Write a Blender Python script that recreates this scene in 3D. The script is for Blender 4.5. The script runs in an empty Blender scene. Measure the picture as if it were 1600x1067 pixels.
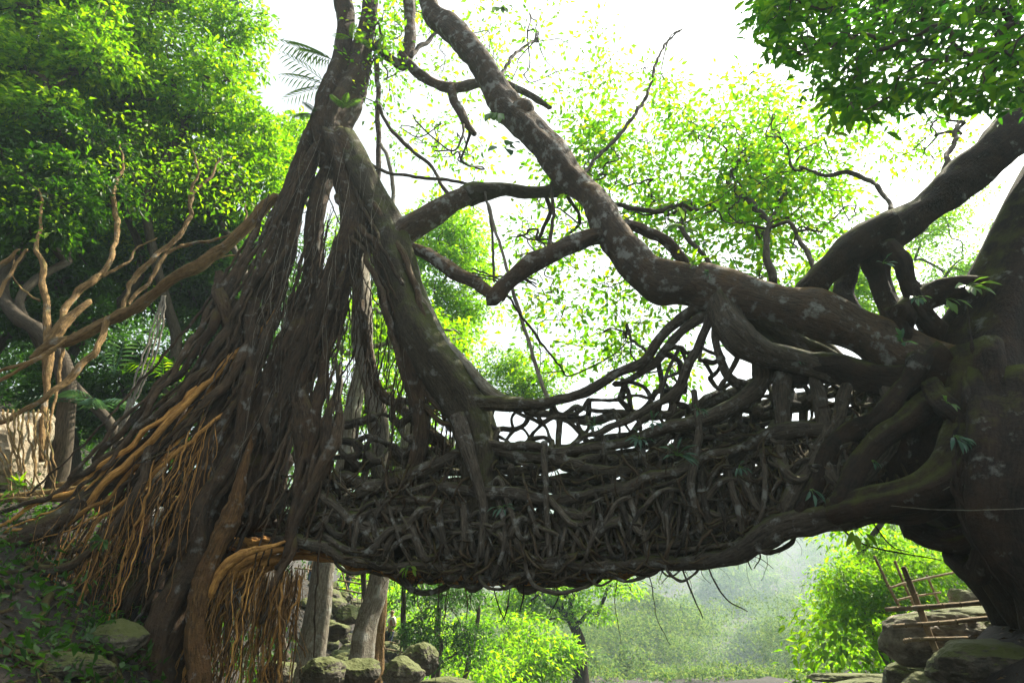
import bpy, bmesh, math, random
import numpy as np
from mathutils import Vector
R = math.radians
S = bpy.context.scene
COL = S.collection

# ------------------------------------------------------------------ camera, sky, sun, exposure
PITCH, LENS, CAMZ = 27.0, 22.0, 1.5
cam_d = bpy.data.cameras.new('camera'); cam = bpy.data.objects.new('camera', cam_d); COL.objects.link(cam)
cam.location = (0, 0, CAMZ); cam.rotation_euler = (R(90 + PITCH), 0, 0)
cam_d.lens = LENS; cam_d.sensor_width = 36.0; cam_d.clip_end = 5000
S.camera = cam
SUN_EL, SUN_AZ = 54.0, 62.0            # azimuth measured from +Y towards +X
w = bpy.data.worlds.new('World'); S.world = w; w.use_nodes = True
nt = w.node_tree; bg = nt.nodes['Background']
sky = nt.nodes.new('ShaderNodeTexSky'); sky.sky_type = 'NISHITA'; sky.sun_disc = False
sky.sun_elevation = R(SUN_EL); sky.sun_rotation = R(SUN_AZ); sky.dust_density = 6.0; sky.air_density = 1.0; sky.ozone_density = 1.0
hs = nt.nodes.new('ShaderNodeHueSaturation'); hs.inputs['Saturation'].default_value = 0.22
nt.links.new(sky.outputs[0], hs.inputs['Color']); nt.links.new(hs.outputs[0], bg.inputs['Color'])
bg.inputs['Strength'].default_value = 0.105
sd = bpy.data.lights.new('sun', 'SUN'); sd.energy = 5.0; sd.angle = R(0.6); sd.color = (1.0, 0.90, 0.72)
so = bpy.data.objects.new('sun', sd); COL.objects.link(so)
sdir = Vector((math.sin(R(SUN_AZ)) * math.cos(R(SUN_EL)), math.cos(R(SUN_AZ)) * math.cos(R(SUN_EL)), math.sin(R(SUN_EL))))
so.rotation_euler = (-sdir).to_track_quat('-Z', 'Y').to_euler(); so.location = (20, 20, 40)
S.view_settings.view_transform = 'Standard'; S.view_settings.look = 'None'
S.view_settings.exposure = 1.62; S.view_settings.gamma = 1.0
S.cycles.max_bounces = 6; S.cycles.diffuse_bounces = 3; S.cycles.transmission_bounces = 3
S.cycles.glossy_bounces = 2; S.cycles.transparent_max_bounces = 4; S.cycles.volume_bounces = 0
S.cycles.use_denoising = True

# ------------------------------------------------------------------ helpers
F = LENS / 36.0 * 1600.0
cp, sp_ = math.cos(R(PITCH)), math.sin(R(PITCH))
def ray(px, py):
    a = (px - 800.0) / F; b = (533.5 - py) / F
    return np.array([a, cp - sp_ * b, sp_ + cp * b])
def P(px, py, Y):
    """world point seen at photo position (px, py) when it stands at distance Y"""
    d = ray(px, py); t = Y / d[1]
    return np.array([0, 0, CAMZ]) + d * t
def M(r, px, py, Y):
    """metres covered by r photo pixels there"""
    return r * (Y / ray(px, py)[1]) / F
rng = np.random.default_rng(7); rnd = random.Random(7)
def interp(tab, x):
    a = np.array(tab, float); return np.interp(x, a[:, 0], a[:, 1])
_k = np.random.default_rng(3)
NW = [(_k.normal(size=(8, 3)) * s, _k.uniform(0, 6.28, 8)) for s in (1.0, 2.2, 4.7)]
def noise(p, scale=1.0):
    p = np.asarray(p, float) * scale; out = np.zeros(p.shape[:-1]); amp = 1.0
    for W, ph in NW:
        out += amp * np.sin(p @ W.T + ph).mean(-1) * 1.6; amp *= 0.5
    return out
def unit(v):
    v = np.asarray(v, float); return v / np.maximum(np.linalg.norm(v, axis=-1, keepdims=True), 1e-9)

class MB:
    """collects shapes; build() links them as ONE mesh object"""
    def __init__(s): s.V = []; s.Q = []; s.T = []; s.B = []; s.n = 0
    def add(s, V, Q=None, T=None, B=None):
        V = np.asarray(V, float)
        if Q is not None and len(Q): s.Q.append(np.asarray(Q, int) + s.n)
        if T is not None and len(T): s.T.append(np.asarray(T, int) + s.n)
        s.V.append(V); s.B.append(V if B is None else B); s.n += len(V)
    def build(s, name, mat, parent=None, smooth=True):
        V = np.concatenate(s.V); me = bpy.data.meshes.new(name)
        Q = np.concatenate(s.Q) if s.Q else np.zeros((0, 4), int)
        T = np.concatenate(s.T) if s.T else np.zeros((0, 3), int)
        me.vertices.add(len(V)); me.vertices.foreach_set('co', V.ravel())
        nl = len(Q) * 4 + len(T) * 3
        me.loops.add(nl); me.loops.foreach_set('vertex_index', np.concatenate([Q.ravel(), T.ravel()]))
        me.polygons.add(len(Q) + len(T))
        st = np.concatenate([np.arange(len(Q)) * 4, len(Q) * 4 + np.arange(len(T)) * 3])
        me.polygons.foreach_set('loop_start', st)
        me.polygons.foreach_set('use_smooth', np.full(len(Q) + len(T), smooth))
        me.update(calc_edges=True); me.validate()
        B = np.concatenate(s.B)
        if len(me.vertices) == len(B):
            at = me.attributes.new('barkco', 'FLOAT_VECTOR', 'POINT'); at.data.foreach_set('vector', B.ravel().astype(np.float32))
        me.materials.append(mat)
        o = bpy.data.objects.new(name, me); COL.objects.link(o)
        if parent is not None:
            o.parent = parent
            l = parent.location
            if l.length > 0: o.matrix_parent_inverse = parent.matrix_basis.inverted()
        return o

def spline(C, n_per):
    C = np.asarray(C, float); n = len(C)
    if n == 2: C = np.array([C[0], (C[0] + C[1]) / 2, C[1]]); n = 3
    E = np.vstack([2 * C[0] - C[1], C, 2 * C[-1] - C[-2]]); out = []
    for i in range(n - 1):
        p0, p1, p2, p3 = E[i:i + 4]; k = n_per if np.isscalar(n_per) else n_per[i]
        t = np.linspace(0, 1, k, endpoint=False)[:, None]
        out.append(0.5 * (2 * p1 + (p2 - p0) * t + (2 * p0 - 5 * p1 + 4 * p2 - p3) * t ** 2 + (3 * p1 - p0 - 3 * p2 + p3) * t ** 3))
    out.append(C[-1:]); return np.vstack(out)

def tube(mb, pts, rad, seg=None, flute=0.12, wob=0.5, lump=0.12, step=1.2, tip=True, maxn=160):
    """a tapering, knotted root or limb through pts"""
    pts = np.asarray(pts, float); rad = np.asarray(rad, float) * np.ones(len(pts))
    L = np.linalg.norm(np.diff(pts, axis=0), axis=1); rm = rad.mean()
    k = max(2, int(min(maxn, L.sum() / max(step * rm, 0.03)) / max(1, len(pts) - 1)))
    X = spline(np.column_stack([pts, rad]), k); C, r = X[:, :3].copy(), np.maximum(X[:, 3], 0.0015)
    if seg is None: seg = 5 if rm < 0.02 else 7 if rm < 0.05 else 10 if rm < 0.12 else 18 if rm < .4 else 40
    ph = rng.uniform(0, 50)
    s = np.concatenate([[0], np.cumsum(np.linalg.norm(np.diff(C, axis=0), axis=1))])
    if wob:
        q = np.column_stack([s, s * 0.3 + ph, s * 0 + ph]); f = 0.9 / max(rm * 6, 0.12)
        env = np.minimum(1, np.minimum(s, s[-1] - s) / max(3 * rm, 1e-3))
        for a in range(3): C[:, a] += wob * rm * env * noise(q + a * 13.7, f)
    Tn = unit(np.gradient(C, axis=0)); n = len(C)
    up = np.array([0.31, 0.2, 0.93]) if abs(Tn[0, 2]) < .9 else np.array([0.9, 0.3, 0.1])
    N = np.zeros((n, 3)); N[0] = unit(np.cross(Tn[0], up))
    for i in range(1, n):
        v = N[i - 1] - Tn[i] * np.dot(N[i - 1], Tn[i]); N[i] = unit(v)
    Bn = np.cross(Tn, N)
    th = np.linspace(0, 2 * np.pi, seg, endpoint=False)
    dirs = N[:, None] * np.cos(th)[None, :, None] + Bn[:, None] * np.sin(th)[None, :, None]
    k1, k2 = rnd.choice((3, 4)), rnd.choice((5, 7))
    fl = 1 + flute * (np.sin(k1 * th[None] + ph + s[:, None] * 0.6 / max(rm * 4, .05)) * .6 + np.sin(k2 * th[None] + 2 * ph - s[:, None] * 0.5 / max(rm * 4, .05)) * .4)
    V = C[:, None] + dirs * (r[:, None] * fl)[..., None]
    if lump: V += dirs * (r[:, None] * lump * noise(V + ph, 0.55 / max(rm, 0.02)))[..., None]
    B = np.stack([np.cos(th)[None] * r[:, None] + ph, np.sin(th)[None] * r[:, None] + ph * .7, np.repeat(s[:, None], seg, 1) + ph], -1)
    V = V.reshape(-1, 3); B = B.reshape(-1, 3)
    i = np.arange(n - 1)[:, None] * seg; j = np.arange(seg)[None]; j2 = (j + 1) % seg
    Q = np.stack([i + j, i + j2, i + seg + j2, i + seg + j], -1).reshape(-1, 4)
    c0, c1 = n * seg, n * seg + 1
    V = np.vstack([V, C[0] - Tn[0] * r[0] * .5, C[-1] + Tn[-1] * r[-1] * (1.0 if tip else .2)])
    B = np.vstack([B, B[0], B[-1]])
    jj = np.arange(seg)
    T = np.vstack([np.stack([np.full(seg, c0), (jj + 1) % seg, jj], -1), np.stack([np.full(seg, c1), (n - 1) * seg + jj, (n - 1) * seg + (jj + 1) % seg], -1)])
    mb.add(V, Q, T, B)

def ptube(mb, spec, **kw):
    """spec rows: px, py, Y, radius in photo pixels"""
    tube(mb, [P(a, b, Y) for a, b, Y, r in spec], [M(r, a, b, Y) for a, b, Y, r in spec], **kw)

def leaves(mb, p, a, n, L, Wd, kind='diamond', droop=0.15):
    """p base points, a axis, n normal (arrays), L lengths, Wd widths"""
    m = len(p); a = unit(a); s = unit(np.cross(a, n)); n = np.cross(s, a)
    L = (np.ones(m) * L)[:, None]; Wd = (np.ones(m) * Wd)[:, None]
    if kind == 'diamond':
        tm = [(0, 0, 0), (.42, .5, .06), (1, 0, -droop), (.42, -.5, .06)]; Q = [(0, 1, 2, 3)]
        tm = [(0, 0, 0), (.42, .5, .07), (1, 0, -droop), (.42, -.5, .07)]; T = [(0, 1, 2), (0, 2, 3)]; Q = []
    else:
        tm = [(0, 0, 0), (.2, .32, .03), (.5, .5, .02), (.8, .3, -.06 - droop * .5), (1, 0, -.12 - droop), (.8, -.3, -.06 - droop * .5), (.5, -.5, .02), (.2, -.32, .03), (.35, 0, -.02), (.7, 0, -.08 - droop * .4)]
        T = [(0, 1, 8), (0, 8, 7), (3, 4, 9), (9, 4, 5)]; Q = [(1, 2, 9, 8), (8, 9, 6, 7)]
        T += [(2, 3, 9), (9, 5, 6)]
    V = np.stack([p + a * u * L + s * v * Wd + n * w_ * L for u, v, w_ in tm], 1)
    o = (np.arange(m) * len(tm))[:, None, None]
    mb.add(V.reshape(-1, 3), (o + np.array(Q)[None]).reshape(-1, 4) if len(Q) else None, (o + np.array(T)[None]).reshape(-1, 3))

_b = bmesh.new(); bmesh.ops.create_icosphere(_b, subdivisions=3, radius=1.0); ICO = np.array([v.co[:] for v in _b.verts]); ICOF = np.array([[v.index for v in f.verts] for f in _b.faces]); _b.free()
def pad(mb, c, rad, n, L, wr=.45, kind='diamond', up=0.6, droop=.2, shell=(.5, 1.1), flat=.5, coh=.3, core=False):
    """one leafy spray: leaves through the upper shell of a flattened, drooping dome"""
    c = np.asarray(c, float); rad = np.asarray(rad, float) * np.ones(3)
    d = unit(rng.normal(size=(n, 3)) + np.array([0, 0, up]))
    rr = rng.uniform(shell[0], shell[1], n)[:, None]
    q = d * rr; q[:, 2] -= 0.35 * (q[:, 0] ** 2 + q[:, 1] ** 2)
    p = c + q * rad
    p += 0.18 * rad * np.stack([noise(p + 5, 2.2 / rad[0]), noise(p + 9, 2.2 / rad[0]), noise(p + 2, 2.2 / rad[0])], -1)
    ax = unit(d * np.array([1, 1, .3]) + rng.normal(size=(n, 3)) * .55 - np.array([0, 0, .35]))
    nn = unit(rng.normal(size=(n, 3)) * flat * (1.1 - coh) + np.array([0, 0, 1.0 - coh * .6]) + d * (coh * 1.4))
    l = L * rng.uniform(.6, 1.25, n)
    leaves(mb, p, ax, nn, l, l * wr, kind, droop)
    if core:
        v = ICO * (1 + .25 * noise(ICO + rnd.random() * 9, 1.7))[:, None] * .58; v[:, 2] -= .2 * (v[:, 0] ** 2 + v[:, 1] ** 2); mb.add(c + v * rad, None, ICOF)

def graph(mb, root, pts, r0, rmin=.008, jit=.12, seg=6):
    """limbs that branch from root to every point"""
    pts = np.asarray(pts, float); root = np.asarray(root, float)
    order = np.argsort(np.linalg.norm(pts - root, axis=1)); nodes = [root]; par = [-1]
    for i in order:
        q = pts[i]; A = np.array(nodes); dd = np.linalg.norm(A - q, axis=1); dr = np.linalg.norm(A - root, axis=1)
        k = int(np.argmin(dd + .35 * dr)); nodes.append(q); par.append(k)
    cnt = np.ones(len(nodes))
    for i in range(len(nodes) - 1, 0, -1): cnt[par[i]] += cnt[i]
    rr = np.maximum(r0 * (cnt / cnt[0]) ** .5, rmin)
    for i in range(1, len(nodes)):
        a, b = np.array(nodes[par[i]]), np.array(nodes[i]); d = np.linalg.norm(b - a)
        jd = min(jit * d, .22 + .03 * d); m1 = a * .62 + b * .38 + rng.normal(size=3) * jd + np.array([0, 0, .04 * d]); m2 = a * .28 + b * .72 + rng.normal(size=3) * jd * .8
        tube(mb, [a, m1, m2, b], [min(rr[par[i]], rr[i] * 1.35), rr[i] * 1.12, rr[i], rr[i] * .85], seg=seg, wob=.4, lump=.1, flute=.05, step=3.0)
    return np.array(nodes)

def tag(o, label=None, cat=None, group=None, kind=None):
    if label: o['label'] = label
    if cat: o['category'] = cat
    if group: o['group'] = group
    if kind: o['kind'] = kind
    return o
def thing(name, loc, label, cat, group=None):
    o = bpy.data.objects.new(name, None); COL.objects.link(o); o.empty_display_size = .2
    o.location = Vector([float(v) for v in loc]); tag(o, label, cat, group); return o

# ------------------------------------------------------------------ materials
def newmat(name):
    m = bpy.data.materials.new(name); m.use_nodes = True; nt = m.node_tree
    return m, nt, nt.nodes, nt.links, nt.nodes['Principled BSDF']
def ramp(N, stops):
    r = N.new('ShaderNodeValToRGB'); e = r.color_ramp.elements
    while len(e) < len(stops): e.new(.5)
    for k, (p, c) in zip(e, stops): k.position = p; k.color = (*c, 1) if len(c) == 3 else c
    return r
def bark(name, dark, light, moss=.0, lichen=.0, mosscol=(.07, .085, .012), liccol=(.30, .31, .285), bump=.95, scale=1.0, rust=0.0, lsc=3.2, lmax=.5, var=1.9):
    m, nt, N, L, b = newmat(name)
    at = N.new('ShaderNodeAttribute'); at.attribute_name = 'barkco'
    mp = N.new('ShaderNodeMapping'); mp.inputs['Scale'].default_value = (34 * scale, 34 * scale, 6 * scale); L.new(at.outputs['Vector'], mp.inputs['Vector'])
    n1 = N.new('ShaderNodeTexNoise'); n1.inputs['Scale'].default_value = 1; n1.inputs['Detail'].default_value = 5; n1.inputs['Roughness'].default_value = .65; L.new(mp.outputs[0], n1.inputs['Vector'])
    tc = N.new('ShaderNodeTexCoord')
    n2 = N.new('ShaderNodeTexNoise'); n2.inputs['Scale'].default_value = 2.8; n2.inputs['Detail'].default_value = 9; n2.inputs['Roughness'].default_value = .68; L.new(tc.outputs['Object'], n2.inputs['Vector'])
    r1 = ramp(N, [(.3, dark), (.72, light)]); L.new(n1.outputs['Fac'], r1.inputs[0]); g0 = N.new('ShaderNodeNewGeometry'); mr = N.new('ShaderNodeMapRange'); mr.inputs['To Min'].default_value = .5; mr.inputs['To Max'].default_value = var; L.new(g0.outputs['Random Per Island'], mr.inputs['Value'])
    vv = N.new('ShaderNodeVectorMath'); vv.operation = 'SCALE'; L.new(r1.outputs[0], vv.inputs[0]); L.new(mr.outputs[0], vv.inputs['Scale']); cur = vv.outputs[0]
    def mix(fac, col, cur):
        x = N.new('ShaderNodeMix'); x.data_type = 'RGBA'; L.new(fac, x.inputs['Factor']); L.new(cur, x.inputs['A']); x.inputs['B'].default_value = (*col, 1); return x.outputs['Result']
    if rust:
        rr = ramp(N, [(.42, (0, 0, 0)), (.75, (rust,) * 3)]); L.new(n2.outputs['Fac'], rr.inputs[0]); cur = mix(rr.outputs[0], (.13, .062, .026), cur)
    if lichen:
        n3 = N.new('ShaderNodeTexNoise'); n3.inputs['Scale'].default_value = lsc; n3.inputs['Detail'].default_value = 9; n3.inputs['Roughness'].default_value = .62; L.new(tc.outputs['Object'], n3.inputs['Vector'])
        rl = ramp(N, [(.62 - .12 * lichen, (0, 0, 0)), (.72 - .12 * lichen, (lmax,) * 3)]); L.new(n3.outputs['Fac'], rl.inputs[0]); cur = mix(rl.outputs[0], liccol, cur)
    if moss:
        g = N.new('ShaderNodeNewGeometry'); sx = N.new('ShaderNodeSeparateXYZ'); L.new(g.outputs['Normal'], sx.inputs[0])
        ad = N.new('ShaderNodeMath'); ad.operation = 'MULTIPLY_ADD'; ad.inputs[1].default_value = .45; L.new(sx.outputs['Z'], ad.inputs[0]); L.new(n2.outputs['Fac'], ad.inputs[2])
        rm_ = ramp(N, [(.76 - .3 * moss, (0, 0, 0)), (1.06 - .3 * moss, (.85,) * 3)]); L.new(ad.outputs[0], rm_.inputs[0]); cur = mix(rm_.outputs[0], mosscol, cur)
    L.new(cur, b.inputs['Base Color']); b.inputs['Roughness'].default_value = .85; b.inputs['Specular IOR Level'].default_value = .25
    bp = N.new('ShaderNodeBump'); bp.inputs['Strength'].default_value = bump; bp.inputs['Distance'].default_value = .045
    n4 = N.new('ShaderNodeTexNoise'); n4.inputs['Scale'].default_value = 16; n4.inputs['Detail'].default_value = 6; n4.inputs['Roughness'].default_value = .7; L.new(tc.outputs['Object'], n4.inputs['Vector'])
    hh = N.new('ShaderNodeMath'); hh.operation = 'MULTIPLY_ADD'; hh.inputs[1].default_value = 1.3; L.new(n4.outputs['Fac'], hh.inputs[0]); L.new(n1.outputs['Fac'], hh.inputs[2]); L.new(hh.outputs[0], bp.inputs['Height']); L.new(bp.outputs[0], b.inputs['Normal'])
    return m
def leafmat(name, cols, trans=.5, rough=.45, tcol=None, spec=.35):
    m, nt, N, L, b = newmat(name)
    g = N.new('ShaderNodeNewGeometry'); k = len(cols)
    r = ramp(N, [(i / (k - 1), c) for i, c in enumerate(cols)]); L.new(g.outputs['Random Per Island'], r.inputs[0])
    L.new(r.outputs[0], b.inputs['Base Color']); b.inputs['Roughness'].default_value = rough; b.inputs['Specular IOR Level'].default_value = spec
    t = N.new('ShaderNodeBsdfTranslucent'); x = N.new('ShaderNodeMix'); x.data_type = 'RGBA'; x.blend_type = 'MULTIPLY'; x.inputs['Factor'].default_value = 1
    L.new(r.outputs[0], x.inputs['A']); x.inputs['B'].default_value = (*(tcol or (2.3, 2.2, .7)), 1); L.new(x.outputs['Result'], t.inputs['Color'])
    mx = N.new('ShaderNodeMixShader'); mx.inputs[0].default_value = trans; L.new(b.outputs[0], mx.inputs[1]); L.new(t.outputs[0], mx.inputs[2])
    L.new(mx.outputs[0], N['Material Output'].inputs['Surface']); return m
def plain(name, stops, scale=3, rough=.85, bump=.3, dist=.03, detail=6, moss=0):
    m, nt, N, L, b = newmat(name); tc = N.new('ShaderNodeTexCoord')
    n = N.new('ShaderNodeTexNoise'); n.inputs['Scale'].default_value = scale; n.inputs['Detail'].default_value = detail; n.inputs['Roughness'].default_value = .65; L.new(tc.outputs['Object'], n.inputs['Vector'])
    r = ramp(N, stops); L.new(n.outputs['Fac'], r.inputs[0]); cur = r.outputs[0]
    if moss:
        g = N.new('ShaderNodeNewGeometry'); sx = N.new('ShaderNodeSeparateXYZ'); L.new(g.outputs['Normal'], sx.inputs[0])
        n2 = N.new('ShaderNodeTexNoise'); n2.inputs['Scale'].default_value = 1.7; n2.inputs['Detail'].default_value = 7; L.new(tc.outputs['Object'], n2.inputs['Vector'])
        ad = N.new('ShaderNodeMath'); ad.operation = 'MULTIPLY_ADD'; ad.inputs[1].default_value = .4; L.new(sx.outputs['Z'], ad.inputs[0]); L.new(n2.outputs['Fac'], ad.inputs[2])
        rm_ = ramp(N, [(.8 - .3 * moss, (0, 0, 0)), (.9 - .3 * moss, (.9,) * 3)]); L.new(ad.outputs[0], rm_.inputs[0])
        x = N.new('ShaderNodeMix'); x.data_type = 'RGBA'; L.new(rm_.outputs[0], x.inputs['Factor']); L.new(cur, x.inputs['A']); x.inputs['B'].default_value = (.075, .09, .015, 1); cur = x.outputs['Result']
    L.new(cur, b.inputs['Base Color']); b.inputs['Roughness'].default_value = rough
    bp = N.new('ShaderNodeBump'); bp.inputs['Strength'].default_value = bump; bp.inputs['Distance'].default_value = dist; L.new(n.outputs['Fac'], bp.inputs['Height']); L.new(bp.outputs[0], b.inputs['Normal'])
    return m
M_root = bark('bark_root', (.011, .0085, .0065), (.105, .088, .066), moss=.22, lichen=.5, rust=.12, lmax=.6, lsc=5)
M_tower = bark('bark_tower', (0.0105, 0.0074, 0.0043), (0.0772, 0.0541, 0.0337), moss=.5, lichen=.3, mosscol=(.075, .07, .012), rust=.4)
M_mossy = bark('bark_mossy', (0.0180, 0.0143, 0.0087), (0.0772, 0.0620, 0.0383), moss=.85, lichen=.35)
M_limb = bark('bark_limb', (0.0180, 0.0124, 0.0087), (0.0977, 0.0746, 0.0541), moss=.55, lichen=.75, mosscol=(.13, .075, .014), rust=.4, lsc=4.5, lmax=.8)
M_dark = bark('bark_shaded', (.005, .0035, .0026), (.034, .024, .017), moss=.35, lichen=.12, rust=.3, lsc=4, var=1.4)  # darker bark copy, shade of the backlit trunk put into the colour
M_gold = bark('bark_sun_gold', (.14, .06, .014), (.56, .30, .08), rust=.6, bump=.9)  # reddish aerial root bark, brightened in colour to stand in for golden sunlight
M_amber = bark('bark_sun_amber', (.03, .016, .007), (.30, .165, .055), rust=.7, lichen=.3, bump=1.0, lsc=5)  # darker golden copy, paints the sun patch on the tower stem
M_pale = bark('bark_pale', (.060, .052, .038), (.30, .275, .22), lichen=.7, moss=.35, rust=.3, bump=.8, lmax=.7)
M_twig = bark('bark_twig', (.020, .015, .010), (.080, .064, .045), bump=.3)
M_ltree = bark('bark_orange', (.05, .028, .010), (.30, .19, .075), moss=.35, lichen=.3, rust=.5, bump=.9)
M_bamboo = bark('bamboo', (.07, .052, .030), (.24, .185, .11), bump=.3, lichen=.3)
M_forest = leafmat('leaf_forest', [(.03, .085, .004), (.06, .145, .005), (.11, .21, .006), (.19, .27, .008)], .55, tcol=(2.6, 2.8, .3))
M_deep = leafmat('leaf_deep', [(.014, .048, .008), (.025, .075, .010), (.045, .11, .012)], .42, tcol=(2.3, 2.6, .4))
M_fig = leafmat('leaf_fig', [(.05, .13, .008), (.075, .17, .010), (.11, .21, .010), (.22, .22, .012)], .68, tcol=(2.5, 3.0, .45))
M_dome = leafmat('leaf_dark', [(.014, .060, .008), (.025, .085, .008), (.045, .12, .008), (.10, .17, .010)], .5, tcol=(2.3, 2.8, .4))
M_far = leafmat('leaf_far_hazed', [(.05, .105, .045), (.08, .155, .06), (.13, .20, .08), (.17, .23, .11)], .3, rough=.9, spec=.0)  # pale bluish tone carries valley haze and sun in the leaf colour
M_lime = leafmat('leaf_lime', [(.055, .14, .010), (.09, .19, .012), (.15, .23, .014)], .66, tcol=(2.9, 3.0, .4))
M_blue = leafmat('leaf_bluish', [(.030, .085, .060), (.045, .115, .085), (.07, .15, .10)], .3, rough=.3)
M_epi = leafmat('leaf_epiphyte', [(.05, .13, .03), (.08, .18, .04), (.13, .22, .07)], .4, rough=.3)
M_fern = leafmat('leaf_fern', [(.05, .12, .035), (.10, .20, .05)], .5)
M_soil = plain('soil', [(.3, (.018, .013, .009)), (.7, (.06, .042, .026))], 6)
M_ground = plain('forest_floor', [(.3, (.006, .005, .003)), (.55, (.018, .013, .008)), (.75, (.036, .027, .015))], 2.5, bump=.9, dist=.12)
M_rock = plain('rock', [(.3, (.055, .045, .032)), (.5, (.16, .14, .105)), (.72, (.30, .265, .21))], 5.5, bump=1.0, dist=.06, moss=.35, detail=10)
M_mossrock = plain('mossy_rock', [(.3, (.02, .018, .012)), (.5, (.07, .06, .042)), (.72, (.17, .15, .11))], 6.5, bump=1.0, dist=.07, moss=.7, detail=10)
M_paleearth = plain('pale_earth', [(.3, (.16, .12, .075)), (.5, (.34, .28, .19)), (.7, (.55, .49, .38))], 7, bump=1, dist=.08, detail=10)

# ------------------------------------------------------------------ the setting: ground
FIX = []     # X, Y, Z, sigma: places where the bank's height is known
def base_h(X, Y):
    lb = np.maximum(0, -X - 4.0); rb = np.maximum(0, X - 4.6 - .45 * np.maximum(Y - 10, 0))
    z = .56 * lb ** 1.08 * np.clip((Y + 4) / 10, 0, 1) + .75 * rb ** 1.0 * np.clip((Y + 2) / 8, 0, 1)
    z = 26 * np.tanh(z / 26)
    far = np.clip((Y - 190) / 560, 0, 1); z = z + 150 * far * far * (3 - 2 * far)
    q = np.stack([X, Y, X * 0], -1)
    return z - .25 + .22 * noise(q, .9) + .6 * noise(q, .13) * np.clip((np.abs(X) - 2) / 5, 0, 1)
def height(X, Y):
    X = np.asarray(X, float); Y = np.asarray(Y, float); z = base_h(X, Y)
    for x, y, d, s in FIX: z = z + d * np.exp(-((X - x) ** 2 + (Y - y) ** 2) / (2 * s * s))
    return z
def fix(p, s):
    FIX.append((p[0], p[1], float(p[2] - height(p[0], p[1])), s))
PA, PB, PC = P(484, 925, 31), P(541, 933, 30), P(608, 1023, 29)
LB = P(90, 1042, 9.0); RB = P(1585, 985, 9.4)
fix(PA, 3.0); fix(PC, 2.2); fix(PB, 1.6); fix(LB, 2.0); fix(RB, 1.6)
fix(P(150, 800, 13.6), 2.0); fix(P(278, 872, 13.2), 1.0)
u = np.linspace(-1, 1, 240); g1 = 16 * np.sinh(u * 5.0) / np.sinh(5.0) * 64
gx, gy = np.meshgrid(g1, g1 + 12, indexing='ij')
gv = np.stack([gx, gy, height(gx, gy)], -1).reshape(-1, 3); n_ = len(g1)
ii, jj = np.meshgrid(np.arange(n_ - 1), np.arange(n_ - 1), indexing='ij'); b0 = (ii * n_ + jj)
mb = MB(); mb.add(gv, np.stack([b0, b0 + n_, b0 + n_ + 1, b0 + 1], -1).reshape(-1, 4))
tag(mb.build('ground', M_ground), kind='structure')
def on_ground(x, y): return np.array([x, y, float(height(x, y))])

# ------------------------------------------------------------------ rocks
def rock(name, c, rad, mat, label, seed, cat='boulder', group=None, flat=0, parent=None, sub=5):
    r = np.random.default_rng(seed); bm = bmesh.new(); bmesh.ops.create_icosphere(bm, subdivisions=sub, radius=1.0)
    V = np.array([v.co[:] for v in bm.verts]); T = np.array([[v.index for v in f.verts] for f in bm.faces]); bm.free()
    for _ in range(9):
        d = unit(r.normal(size=3) + np.array([0, 0, .2])); k = r.uniform(.62, .92); e = V @ d - k
        V = V - np.where(e > 0, e * .85, 0)[:, None] * d
    if flat: V[:, 2] = np.clip(V[:, 2], -1, 1 - flat + .06 * noise(V, 3))
    V = V * (1 + .13 * noise(V + seed, 1.6) + .05 * noise(V + seed, 4.0) - .035 * np.abs(noise(V + seed, 8.0)) + .012 * noise(V + seed, 19))[:, None]
    V[:, 2] += .05 * np.sin(V[:, 2] * 13 + 2 * noise(V, 2)) * (1 if flat else .4)
    a = r.uniform(0, 6.28) * .15; V = V * np.asarray(rad); V = np.stack([V[:, 0] * math.cos(a) - V[:, 1] * math.sin(a), V[:, 0] * math.sin(a) + V[:, 1] * math.cos(a), V[:, 2]], -1)
    mb = MB(); mb.add(V + np.asarray(c, float), None, T); o = mb.build(name, mat, parent, smooth=False)
    if parent is None: tag(o, label, cat, group)
    return o
def prock(px, py, Y, wx, hy, dy, mat, label, seed, **kw):
    c = P(px, py, Y); return rock(kw.pop('name', 'boulder'), c, (M(wx, px, py, Y), dy, M(hy, px, py, Y)), mat, label, seed, **kw)

def hang(mb, px, py, Y, L, r, sway=.06, dx=0):
    p = P(px, py, Y); k = 8; ph = rnd.uniform(0, 6)
    pts = [p + np.array([dx * t + sway * math.sin(ph + 4 * t) * t, sway * .7 * math.cos(ph * 1.7 + 3 * t) * t, -L * t]) for t in np.linspace(0, 1, k)]
    tube(mb, pts, np.linspace(r, r * .45, k) * np.minimum(1, .3 + 3 * np.linspace(0, 1, k)), seg=5, wob=2.2, lump=.25, flute=0, step=5)

# ------------------------------------------------------------------ the big structure: right fig tree
def parts(parent, name, mat, specs, **kw):
    out = []
    for s_ in specs:
        mb = MB(); ptube(mb, s_, **kw); out.append(mb.build(name, mat, parent))
    return out
fr = thing('fig_tree', P(1560, 985, 8.9), 'massive dark fig tree with flaring roots holding the right end of the bridge', 'tree', 'old fig trees joined by the root bridge')
# trunk
mb = MB()
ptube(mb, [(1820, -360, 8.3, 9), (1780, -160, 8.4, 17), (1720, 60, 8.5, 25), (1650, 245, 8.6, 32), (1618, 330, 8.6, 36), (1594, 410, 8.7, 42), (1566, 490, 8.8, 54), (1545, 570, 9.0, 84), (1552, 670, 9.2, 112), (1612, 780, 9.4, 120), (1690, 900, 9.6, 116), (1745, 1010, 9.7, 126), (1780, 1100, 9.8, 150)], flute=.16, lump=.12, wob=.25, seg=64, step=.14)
mb.build('trunk', M_dark, fr)
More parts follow.
